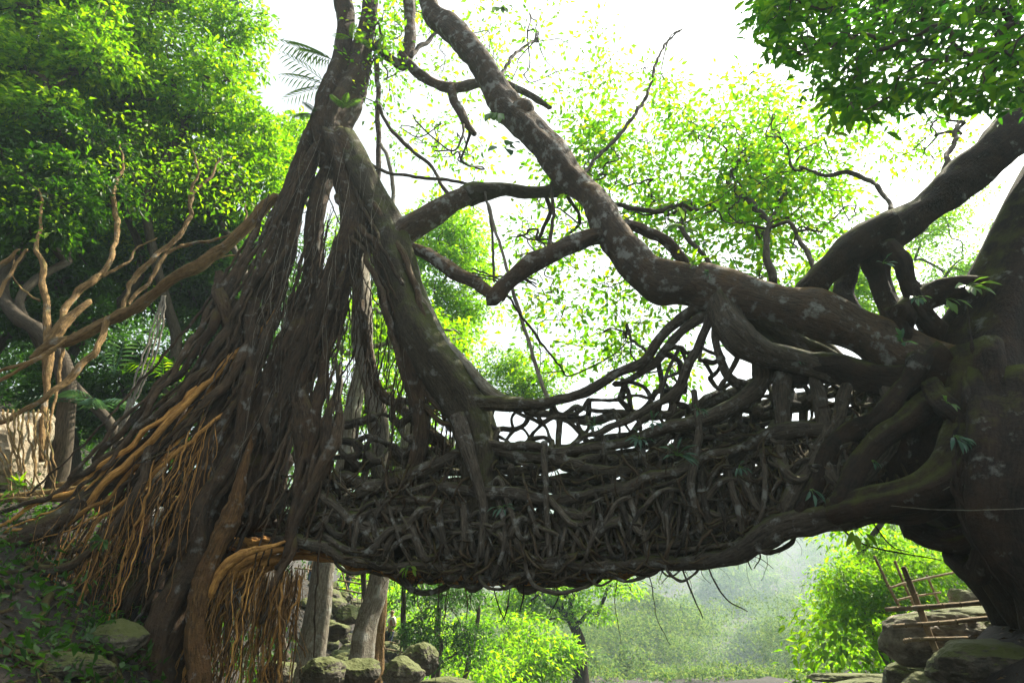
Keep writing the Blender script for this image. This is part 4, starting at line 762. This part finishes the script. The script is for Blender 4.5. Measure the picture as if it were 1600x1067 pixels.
for k, (a, b, Y, wx, hy, lab) in enumerate([(110, 1040, 9.0, 70, 22, 'mossy low rock in the dark lower left corner'), (30, 1065, 8.6, 60, 20, 'dark rock cut off by the lower left corner'), (505, 1052, 15, 40, 26, 'round mossy rock below the broad grey foot'), (560, 1050, 15.5, 34, 24, 'mossy rock between the two grey trunks'), (525, 985, 20, 22, 16, 'stone in the bank under the middle railing'), (545, 960, 22, 22, 14, 'brown stone just below the walking people'), (630, 1052, 19, 36, 22, 'pale brown rock right of the lowest railing'), (700, 1066, 22, 50, 10, 'flat sunlit ledge beside the dark bush'), (655, 1030, 21, 24, 26, 'leaning brown rock beside the dark bush'), (435, 1050, 13, 36, 20, 'mossy stone behind the golden root curtain'), (180, 1000, 10.5, 50, 30, 'dark boulder below the left fan of roots')]):
    prock(a, b, Y, wx, hy, M(hy, a, b, Y) * 1.3, M_mossrock, lab, 50 + k * 3, group=G5)

lb = MB(); n = 30000; X = rng.uniform(-16, 16, n); Y = rng.uniform(4, 32, n); p = np.stack([X, Y, height(X, Y) + .015], -1)
leaves(lb, p, unit(rng.normal(size=(n, 3)) * [1, 1, .15]), unit(rng.normal(size=(n, 3)) * .3 + [0, 0, 1]), rng.uniform(.06, .16, n), rng.uniform(.03, .07, n)); tag(lb.build('leaf_litter', leafmat('leaf_dead', [(.03, .018, .008), (.09, .05, .02), (.16, .10, .04)], .1)), 'brown fallen leaves strewn over the banks', 'leaf litter', kind='stuff')
mb = MB()
for _ in range(150):
    x = rnd.uniform(-8.5, -3.2); y = rnd.uniform(7, 13); a = rnd.uniform(-.6, 1.2) - 1.2; L_ = rnd.uniform(.6, 2.4); pp = []
    for t in np.linspace(0, 1, 7): xx, yy = x + math.cos(a) * L_ * t + rnd.uniform(-.08, .08), y + math.sin(a) * L_ * t + rnd.uniform(-.08, .08); pp.append((xx, yy, float(height(xx, yy)) + .03 * math.sin(t * 9) + .02))
    tube(mb, pp, np.linspace(1, .4, 7) * (.015 + .08 * rnd.random() ** 2.2), step=1.5, lump=.25, wob=.8)
tag(mb.build('ground_root_mass', M_tower), 'tangled surface roots spreading over the lower left bank', 'roots', kind='stuff')

proto = None
for k in range(64):
    px, py = rnd.uniform(476, 650), rnd.uniform(915, 1062); Y = 13.0
    while Y < 34 and P(px, py, Y)[2] > float(height(*P(px, py, Y)[:2])): Y += .25
    q = P(px, py, Y); q[2] = float(height(q[0], q[1])) + .04
    rock('stone', q, np.array([1, .9, .7]) * rnd.uniform(.2, .62), M_mossrock, 'small mossy stone on the steep bank between the grey trunks', 200 + k, 'stone', 'stones tumbled down the bank between the grey trunks', sub=4)

# ------------------------------------------------------------------ bamboo railings
def railing(label, posts, rails, mat=M_bamboo):
    b = P(*posts[0][-1][:3]); t = thing('bamboo_railing', b, label, 'railing', 'bamboo railings')
    for nm, sp in (('post', posts), ('rail', rails)):
        for s_ in sp:
            mb = MB(); ptube(mb, s_, wob=.15, lump=.08, flute=.04, step=2.0, seg=10, tip=False)
            for f in np.linspace(.12, .9, 6):
                q = spline(np.array(s_, float), 40); q = q[int(f * (len(q) - 2))]; q2 = spline(np.array(s_, float), 40)[int(f * (len(spline(np.array(s_, float), 40)) - 2)) + 1]
                c_, d_ = P(*q[:3]), P(*q2[:3]); d_ = unit(d_ - c_); rr = M(q[3], *q[:3]); tube(mb, [c_ - d_ * rr * .35, c_, c_ + d_ * rr * .35], [rr * 1.02, rr * 1.22, rr * 1.02], seg=10, wob=0, lump=0, flute=0, step=.3, tip=False)
            mb.build(nm, mat, t)
    return t
railing('near bamboo railing of one dark post and three poles by the big trunk', [[(1412, 886, 10.6, 4), (1432, 938, 10.6, 4.5), (1452, 990, 10.6, 5), (1468, 1030, 10.6, 4)]],
        [[(1384, 952, 10.5, 3.2), (1460, 947, 10.45, 3.5), (1552, 940, 10.4, 4)], [(1396, 978, 10.5, 3), (1480, 972, 10.45, 3.5), (1578, 962, 10.4, 3.5)], [(1412, 1002, 10.55, 3), (1428, 999, 10.5, 3), (1512, 996, 10.45, 2.5)]])
railing('far pale bamboo railing with leaning poles against the bright green tree', [[(1366, 868, 13.6, 2), (1386, 910, 13.6, 2.2), (1408, 952, 13.6, 2.2)], [(1398, 876, 13.8, 2), (1414, 915, 13.8, 2), (1430, 950, 13.8, 2)], [(1448, 898, 13.8, 1.8), (1464, 935, 13.8, 1.8), (1478, 965, 13.8, 1.8)]],
        [[(1390, 918, 13.6, 1.8), (1425, 908, 13.7, 1.8), (1500, 892, 13.8, 1.6)], [(1398, 938, 13.6, 1.8), (1430, 931, 13.7, 1.6), (1470, 925, 13.8, 1.4)]])
railing('upper bamboo railing in front of the person in blue', [[(477, 882, 30, 1.0), (476, 900, 30, 1.1), (474, 950, 30, 1.1)], [(500, 878, 30, 1), (497, 930, 30, 1.1)]], [[(460, 887, 30, 1.1), (510, 892, 30, 1.1)], [(460, 907, 30, 1.1), (510, 912, 30, 1.1)]])
railing('middle bamboo railing in front of the person in pink', [[(533, 888, 29, 1.2), (546, 930, 29, 1.3), (560, 972, 28.5, 1.3)], [(568, 902, 29, 1.2), (564, 955, 29, 1.2)]], [[(528, 906, 29, 1.2), (578, 914, 29, 1.2)], [(526, 919, 29, 1.2), (572, 928, 29, 1.2)], [(545, 901, 29.3, 1.1), (578, 908, 29.3, 1.1)]])
railing('lowest bamboo railing in front of the person at the bottom of the trail', [[(598, 1004, 28, 1.2), (606, 1024, 28, 1.2), (613, 1046, 28, 1.2)], [(627, 992, 28, 1.2), (624, 1046, 28, 1.3)]], [[(600, 1013, 28, 1.2), (632, 1019, 28, 1.2)], [(606, 1002, 28.3, 1.2), (633, 1008, 28.3, 1.2)], [(616, 995, 28.3, 1.1), (634, 1000, 28.3, 1.1)]])

# ------------------------------------------------------------------ people
def flat(name, col, rough=.8):
    m, nt, N, L, b = newmat(name); n = N.new('ShaderNodeTexNoise'); n.inputs['Scale'].default_value = 9
    r = ramp(N, [(.3, tuple(c * .8 for c in col)), (.7, col)]); L.new(n.outputs['Fac'], r.inputs[0]); L.new(r.outputs[0], b.inputs['Base Color']); b.inputs['Roughness'].default_value = rough; return m
M_skin = flat('skin', (.34, .19, .12), .6); M_hair = flat('hair', (.015, .012, .010)); M_white = flat('cloth_white', (.72, .70, .66)); M_navy = flat('cloth_navy', (.02, .03, .09)); M_jean = flat('denim', (.05, .09, .22)); M_jeand = flat('denim_dark', (.02, .03, .07))
M_pink = flat('cloth_pink', (.62, .28, .30)); M_red = flat('cloth_red', (.62, .02, .04)); M_sky = flat('cloth_light_blue', (.35, .45, .60)); M_blk = flat('shoe', (.03, .03, .03))
def skin(name, verts, edges, mat, parent, off, rz, root=0, sub=2):
    me = bpy.data.meshes.new(name); c, s = math.cos(rz), math.sin(rz)
    me.from_pydata([(off[0] + x * c - y * s, off[1] + x * s + y * c, off[2] + z) for x, y, z, *_ in verts], edges, []); o = bpy.data.objects.new(name, me); COL.objects.link(o)
    o.modifiers.new('skin', 'SKIN'); sk = me.skin_vertices[0].data if me.skin_vertices else None
    if sk is None:
        bm = bmesh.new(); bm.from_mesh(me); bm.verts.layers.skin.verify(); bm.to_mesh(me); bm.free(); sk = me.skin_vertices[0].data
    for i, v in enumerate(verts): sk[i].radius = (v[3], v[4] if len(v) > 4 else v[3]); sk[i].use_root = (i == root)
    m = o.modifiers.new('sub', 'SUBSURF'); m.levels = sub; m.render_levels = sub
    dg = bpy.context.evaluated_depsgraph_get(); dg.update(); nm = bpy.data.meshes.new_from_object(o.evaluated_get(dg)); o.modifiers.clear(); o.data = nm; nm.materials.clear(); nm.materials.append(mat)
    nm.polygons.foreach_set('use_smooth', [True] * len(nm.polygons)); o.parent = parent; o.matrix_parent_inverse = parent.matrix_basis.inverted(); return o
def person(base, rz, label, top, legs, hair=M_hair, stride=.12, cap=False, stripe=None, arm=0.0):
    t = thing('person', base, label, 'person', 'people on the trail'); s = stride
    V = [(0, 0, .95, .135, .10)]; E = []
    def ch(i, *vs):
        for v in vs: V.append(v); E.append((i, len(V) - 1)); i = len(V) - 1
        return i
    neck = ch(0, (0, 0, 1.12, .12, .09), (0, 0, 1.32, .145, .10), (0, 0, 1.44, .09, .075), (0, 0, 1.50, .05)); chest = 2
    head = ch(neck, (0, -.01, 1.56, .065, .07), (0, -.015, 1.64, .078, .092), (0, -.005, 1.71, .06, .07)); ch(head - 1, (0, -.115, 1.625, .013)); ch(head - 1, (.088, 0, 1.63, .016)); ch(head - 1, (-.088, 0, 1.63, .016))
    wr = []
    for sg in (-1, 1):
        ch(0, (.09 * sg, 0, .86, .085), (.10 * sg, -.03 - s * sg * .5, .50, .056), (.10 * sg, -s * sg, .10, .04), (.11 * sg, -s * sg - .15, .04, .035))
        i = ch(chest, (.18 * sg, 0, 1.40, .052), (.24 * sg, .03, 1.13, .04), (.25 * sg, -.10 - arm * .15, .92 + arm * .2, .028), (.25 * sg, -.14 - arm * .2, .86 + arm * .2, .03)); h = V[i]
        for k, (a, ln) in enumerate(((-.02, .065), (-.007, .08), (.008, .075), (.022, .06))): ch(i, (h[0] + a * .3, h[1] + a, h[2] - .05, .009), (h[0] + a * .3, h[1] + a - .012, h[2] - .05 - ln, .007))
        ch(i, (h[0] - .012 * sg, h[1] - .03, h[2] - .02, .009), (h[0] - .02 * sg, h[1] - .045, h[2] - .055, .008))
    skin('body', V, E, M_skin, t, base, rz)
    TV = [(0, 0, .93, .15, .115), (0, 0, 1.12, .14, .108), (0, 0, 1.32, .165, .118), (0, 0, 1.43, .10, .085)]; TE = [(0, 1), (1, 2), (2, 3)]
    for sg in (-1, 1): n = len(TV); TV += [(.185 * sg, 0, 1.40, .064), (.235 * sg, .025, 1.17, .055)]; TE += [(2, n), (n, n + 1)]
    skin('shirt', TV, TE, top, t, base, rz)
    if stripe: skin('shirt_band', [(0, 0, 1.2, .156, .126), (0, 0, 1.27, .164, .130)], [(0, 1)], stripe, t, base, rz)
    LV = [(0, 0, .95, .15, .118)]; LE = []
    for sg in (-1, 1): n = len(LV); LV += [(.09 * sg, 0, .84, .098), (.10 * sg, -.03 - s * sg * .5, .50, .07), (.10 * sg, -s * sg, .10, .058)]; LE += [(0, n), (n, n + 1), (n + 1, n + 2)]
    skin('trousers', LV, LE, legs, t, base, rz)
    for sg in (-1, 1): skin('shoe', [(.10 * sg, -s * sg + .04, .045, .045), (.11 * sg, -s * sg - .16, .04, .042, .035)], [(0, 1)], M_blk, t, base, rz)
    skin('cap' if cap else 'hair', [(0, .02, 1.66, .088, .095), (0, .0, 1.725, .07, .08)] + ([(0, -.16, 1.69, .06, .012)] if cap else []), [(0, 1)] + ([(0, 2)] if cap else []), M_red if cap else hair, t, base, rz)
    for sg in (-1, 1): skin('eye', [(.03 * sg, -.098, 1.645, .008), (.03 * sg, -.104, 1.645, .006)], [(0, 1)], M_hair, t, base, rz, sub=1)
    return t
for q, lab, sd_ in ((PA, 'mossy ledge of the trail under the upper walker', 91), (PB, 'mossy ledge of the trail under the middle walker', 92), (PC, 'yellow mossy ledge under the lowest walker', 93)):
    rock('trail_ledge', q - [0, 0, .36], (1.1, .8, .42), M_mossrock, lab, sd_, 'ledge', 'ledges of the trail', flat=.12)
person(PA, .6, 'person in light blue top and blue jeans walking on the upper trail', M_sky, M_jean, stride=.05)
person(PB, 2.4, 'person in pink and white top and dark jeans at the middle railing', M_pink, M_jeand, stride=.14, stripe=M_white)
person(PC, -.8, 'person in white top and dark jeans lowest on the trail', M_white, M_jeand, stride=.10)
for (a, b, Y, lab, tp, st, rz) in [(243, 768, 11.85, 'person in red cap and white shirt with navy band behind the roots', M_white, M_navy, .9), (299, 777, 11.85, 'second person in red cap, almost hidden behind the roots', M_red, None, -.6)]:
    q = P(a, b, Y); q[2] -= 1.70; person(q, rz, lab, tp, M_jeand, cap=True, stripe=st)

# ------------------------------------------------------------------ vines, ferns, palms and epiphytes
def vine(label, specs, mat, name='vine', cat='vine', part='strand'):
    if len(specs) == 1: mb = MB(); ptube(mb, specs[0], step=2, lump=.15); return tag(mb.build(name, mat), label, cat, 'vines and hanging ropes')
    t = thing(name, P(*specs[0][0][:3]), label, cat, 'vines and hanging ropes')
    for s_ in specs: mb = MB(); ptube(mb, s_, step=2.5, lump=.12, wob=1); mb.build(part, mat, t)
vine('pale bundle of thin aerial roots hanging in front of the dark left forest', [[(256 + d * .3, 462, 11.4, 1.2), (246 + d, 510, 11.4, 1.5), (228 + d * 1.3, 570, 11.4, 1.5), (208 + d * .7, 620, 11.4, 1.5), (185 + d * .4, 680, 11.4, 1.4), (168 + d * .3, 722, 11.4, 1)] for d in (-7, -2, 3, 8)], M_pale)
vine('straight grey rope root slanting down from the limbs to the handrail', [[(762, 318, 10.9, 2.5), (778, 372, 10.9, 2.5), (800, 450, 10.9, 2.8), (828, 540, 10.9, 3), (856, 625, 10.9, 3.2)]], M_pale)
vine('reddish straight root hanging down from the broken limb tip', [[(758, 300, 11.6, 2), (768, 355, 11.5, 2.2), (772, 440, 11.4, 2)]], M_root)
vine('dark vine swooping from the tower neck down to the broken limb', [[(592, 165, 12.1, 3), (604, 192, 12.1, 3), (640, 232, 12.0, 3), (676, 262, 12, 3), (690, 292, 11.9, 3), (708, 315, 11.85, 3)]], M_twig)
vine('long level vine running from the tower neck to the broken limb', [[(535, 215, 11.8, 2.5), (565, 245, 11.7, 2.5), (600, 268, 11.7, 2.5), (650, 277, 11.7, 2.5), (705, 282, 11.7, 2.5), (745, 292, 11.75, 2.5)]], M_twig)
vine('pale hanging vine close beside the mossy leaning root', [[(594, 225, 12.1, 3), (606, 250, 12.1, 3), (614, 300, 12.1, 3), (612, 360, 12, 2.5)]], M_pale)
vine('thin wiry tendril curving from mid branch to the limb fork', [[(645, 180, 12, 1.2), (660, 200, 12, 1.2), (705, 236, 12, 1.2), (722, 215, 12, 2), (724, 195, 12.1, 2)]], M_twig)
vine('fine string stretched low across the big dark trunk', [[(1640, 680, 7.6, .8), (1520, 742, 8.0, .9), (1440, 778, 8.4, .9), (1340, 800, 9.0, .9)]], M_pale)
vine('second fine string running level across the big dark trunk', [[(1640, 792, 7.6, .7), (1560, 796, 7.8, .8), (1470, 796, 8.2, .8), (1390, 790, 8.6, .8)]], M_pale)
vine('twisted horizontal bunch of cords between the two crossing limbs', [[(738, 420 + d, 11.0, 1.2), (765, 430 + d * .5, 10.8, 1.4), (790, 432 + d, 10.6, 1.4), (815, 430 + d * .6, 10.4, 1.4), (838, 438 + d, 10.2, 1.2)] for d in (0, 6, 11)], M_twig)
vine('pale sunlit log like roots crossing the bank at left', [[(-20, 772, 11.9, 6), (60, 768, 11.9, 6), (130, 762, 11.9, 7), (200, 752, 12, 6), (240, 740, 12.1, 5)], [(-20, 782, 11.8, 4), (80, 780, 11.8, 5), (160, 778, 11.8, 4), (230, 765, 11.9, 4)], [(90, 760, 12.1, 6), (150, 745, 12.2, 7), (215, 730, 12.3, 6)], [(150, 795, 11.7, 5), (200, 785, 11.7, 6), (260, 775, 11.7, 5), (290, 778, 11.7, 3)]], M_ltree, 'surface_root', 'root', 'strand')
vine('thin dry roots draped over the sunlit earth boulder', [[(x0, 640, 11.9, 1.6), (x0 + rnd.uniform(-6, 14), 680, 11.6, 1.6), (x0 + rnd.uniform(-5, 30), 730, 11.5, 1.4), (x0 + rnd.uniform(-5, 36), 775, 11.5, 1)] for x0 in range(-20, 78, 8)], M_ltree)
def frond(mb, base, d, L, n, ll, wr=.16, arch=.5, w0=.012):
    base = np.asarray(base, float); d = unit(np.asarray(d, float)); s_ = unit(np.cross(d, [0, 0, 1])); t = np.linspace(0, 1, 12)[:, None]
    pts = base + d * L * t + np.array([0, 0, -1]) * arch * L * t ** 2; tube(mb, pts[::2], np.linspace(w0, w0 * .3, 6), seg=5, wob=0, lump=0, flute=0, step=8)
    u_ = np.linspace(.08, .98, n); q = base + d * L * u_[:, None] + np.array([0, 0, -1]) * arch * L * (u_ ** 2)[:, None]; tg = unit(d - np.array([0, 0, 1]) * arch * 2 * u_[:, None])
    l = ll * np.sin(np.clip(u_ * .92 + .08, 0, 1) * 3.0) ** .7 + .01
    for sg in (-1, 1): leaves(mb, q, unit(s_ * sg * .8 + tg * .7 - np.array([0, 0, .45])), np.array([[0, 0, 1.0]]) + tg * .2 + 0 * q, l, l * wr, 'diamond', .1)
def fern(px, py, Y, dirs, L, n, ll, mat, label, name='fern', cat='fern', arch=.4, wr=.18, group='ferns on the left tree'):
    b = P(px, py, Y); t = thing(name, b, label, cat, group)
    for d in dirs: mb = MB(); frond(mb, b, d, L * rnd.uniform(.85, 1.15), n, ll, wr * (.42 if name == 'fern' else .42), arch); mb.build('frond', mat, t)
    return t
fern(522, 95, 12.1, [(-1, -.1, .55), (-1, .3, .9), (-.9, -.3, .25)], 1.7, 11, .5, M_fern, 'large feathery pale fern against the sky high on the trunk', arch=.15)
fern(515, 135, 12.0, [(-1, -.2, .3), (-1, .2, .05), (-.8, -.5, .5)], 1.5, 11, .42, M_fern, 'bluish feathery fern just below the highest fern', arch=.2)
fern(500, 182, 11.8, [(-1, -.3, .1), (-.8, -.6, -.2), (-.3, -1, .1)], .7, 24, .16, M_blue, 'small drooping blue green fern at the knot of the tower')
fern(535, 170, 11.6, [(.5, -1, .4), (-.3, -1, .3), (.9, -.5, .5), (.2, -1, -.2)], .6, 24, .15, M_fern, 'bright little fern clinging to the trunk above the tower knot')
fern(548, 60, 12.0, [(.9, -.3, .5), (1, -.2, -.1), (.4, -1, .3), (-.8, -.3, .2)], .6, 20, .16, M_lime, 'yellow green fern tuft high on the trunk near the top edge')
fern(590, 80, 12.2, [(1, -.3, .4), (.5, -.9, .1), (-.6, -.6, .3), (1, .3, -.2)], .7, 20, .16, M_lime, 'golden leafy tuft on the side branch beside the trunk')
G6 = 'palms in the dark left undergrowth'
fern(178, 585, 14.2, [(-.15, -.2, 1), (-.5, -.2, .8), (.2, -.3, .9)], 1.2, 10, .42, M_blue, 'bluish upright palm frond in the dark undergrowth', 'palm', 'palm', arch=.25, wr=.14, group=G6)
fern(255, 590, 14.6, [(.6, -.3, .6), (.9, -.2, .3), (.1, -.5, .7), (-.5, -.3, .5)], 1.2, 10, .42, M_forest, 'bright green arching palm behind the pale hanging root bundle', 'palm', 'palm', arch=.5, wr=.14, group=G6)
fern(150, 640, 14.0, [(-.9, -.4, .6), (-.6, -.6, .5), (.8, -.4, .5), (.4, -.7, .3), (0, -.9, .6)], 1.4, 11, .46, M_blue, 'dim drooping palm low above the sunlit earth boulder', 'palm', 'palm', arch=.55, wr=.13, group=G6)
def epiphyte(px, py, Y, n, L, mat, label, down=.2, wr=.4, spread=1.0, name='epiphyte'):
    b = P(px, py, Y); t = thing(name, b, label, 'plant', 'small leafy plants growing on the roots'); mb = MB(); lb = MB(); L = M(L, px, py, Y)
    th = rng.uniform(0, 6.28, n); d = unit(np.stack([np.cos(th) * spread, -.75 + .35 * np.sin(th), np.sin(th) * .7 - down], -1)); q = b + d * L * rng.uniform(.15, .6, n)[:, None]
    for k in range(n): tube(mb, [b, (b + q[k]) / 2 + [0, 0, .02], q[k]], [.006, .005, .003], seg=5, wob=0, step=9)
    leaves(lb, q, unit(d - [0, 0, down * .5]), unit(rng.normal(size=(n, 3)) * .4 + [0, -.5, 1]), L * rng.uniform(.7, 1.15, n), L * wr * rng.uniform(.8, 1.1, n), 'lance', .2)
    mb.build('stem', M_fern, t); lb.build('leaf_cluster', mat, t)
for a in [(1512, 448, 8.35, 9, 26, M_epi, 'cluster of large pale leaves on the crest beside the thick right limb'), (1478, 468, 8.5, 4, 22, M_epi, 'few broad drooping leaves left of the pale leaf cluster', .7),
          (1070, 356, 9.7, 9, 26, M_epi, 'big loose leaves floating above the bend of the main limb'), (1082, 412, 9.5, 7, 18, M_lime, 'bright small leaves sprouting on top of the main limb'),
          (1282, 488, 9.0, 5, 16, M_epi, 'pair of pale leaves on the middle of the main limb'), (1112, 432, 9.3, 9, 15, M_blue, 'small dark tuft where the handrail roots leave the limb'),
          (1380, 412, 8.4, 8, 16, M_blue, 'bluish leaf tuft on the split limb', .1, .25), (1432, 465, 8.4, 7, 17, M_blue, 'blue green leaves hanging in the fork of the right limbs', .5), (1410, 535, 8.3, 7, 17, M_blue, 'blue leaves on the dark swelling below the fork', .1),
          (1492, 682, 8.0, 12, 22, M_blue, 'drooping blue green sprig on the face of the big trunk', .8, .3), (1545, 715, 7.9, 3, 24, M_blue, 'single long blue leaf hanging right of the drooping sprig', 1.0, .3), (1480, 630, 8.2, 6, 15, M_epi, 'small green leaves high on the face of the big trunk', .3),
          (1267, 765, 9.2, 5, 22, M_blue, 'three pointed blue leaves on the lower beam root', .8, .35), (1362, 720, 8.6, 3, 14, M_blue, 'lone blue leaf in the dark hollow', 1.0), (1335, 826, 9.1, 4, 26, M_lime, 'drooping green leaf dangling under the right end of the bridge', 1.0, .4),
          (1058, 712, 9.7, 14, 26, M_blue, 'spiky narrow leaved tuft on the side of the bridge', .2, .16), (1000, 685, 10.0, 12, 20, M_blue, 'leafy tuft along the handrail side of the deck', .2, .2), (930, 665, 10.3, 14, 14, M_blue, 'small dark leaf patch under the handrail', .2, .25),
          (785, 792, 10.5, 9, 18, M_blue, 'narrow leaf tuft low on the woven side', .3, .2), (1020, 660, 10.0, 12, 16, M_blue, 'dark leaf patch between net roots', .2, .25), (1090, 640, 9.7, 8, 14, M_blue, 'tiny blue leaves on the upper net roots', .4, .25), (1155, 730, 9.7, 8, 15, M_blue, 'blue leaf sprig above the lower beam', .5, .3), (1240, 560, 9.3, 6, 14, M_blue, 'small blue sprig on the upper beam root', .4, .3),
          (773, 178, 10.3, 10, 20, M_epi, 'round leaved climber hanging beside the limb stub', 1.0, .6), (788, 232, 10.3, 5, 22, M_blue, 'big round bluish leaves at the end of the hanging climber', .6, .7), (782, 12, 11.2, 9, 18, M_epi, 'round leaves hanging in at the top edge', .8, .55), (380, 5, 13, 4, 16, M_blue, 'few bluish leaves alone in the sky at the top edge', .6, .5),
          (640, 885, 10.8, 5, 14, M_lime, 'tiny green leaves under the golden arch', .6), (160, 845, 10.6, 12, 18, M_deep, 'dark leafy sprig among the left hanging roots', .4, .35), (30, 762, 11.4, 12, 20, M_forest, 'green leaves at the foot of the sunlit boulder', .1, .3)]:
    epiphyte(*a)

# ------------------------------------------------------------------ the hazy air
mb = MB(); bx = bmesh.new(); bmesh.ops.create_cube(bx, size=1.0)
HV = np.array([v.co[:] for v in bx.verts]); HF = np.array([[v.index for v in f.verts] for f in bx.faces]); bx.free()
mb.add((HV + [0, 0, .5]) * np.array([2200, 2200, 190]) + np.array([0, 12, -8.0]), HF)
m = bpy.data.materials.new('haze'); m.use_nodes = True; N = m.node_tree.nodes; N.remove(N['Principled BSDF'])
pv = N.new('ShaderNodeVolumePrincipled'); pv.inputs['Color'].default_value = (.70, .92, 1.0, 1); pv.inputs['Density'].default_value = .0008; pv.inputs['Anisotropy'].default_value = .3
m.node_tree.links.new(pv.outputs[0], N['Material Output'].inputs['Volume'])
HAZE = True
if HAZE: tag(mb.build('haze', m, smooth=False), kind='stuff')
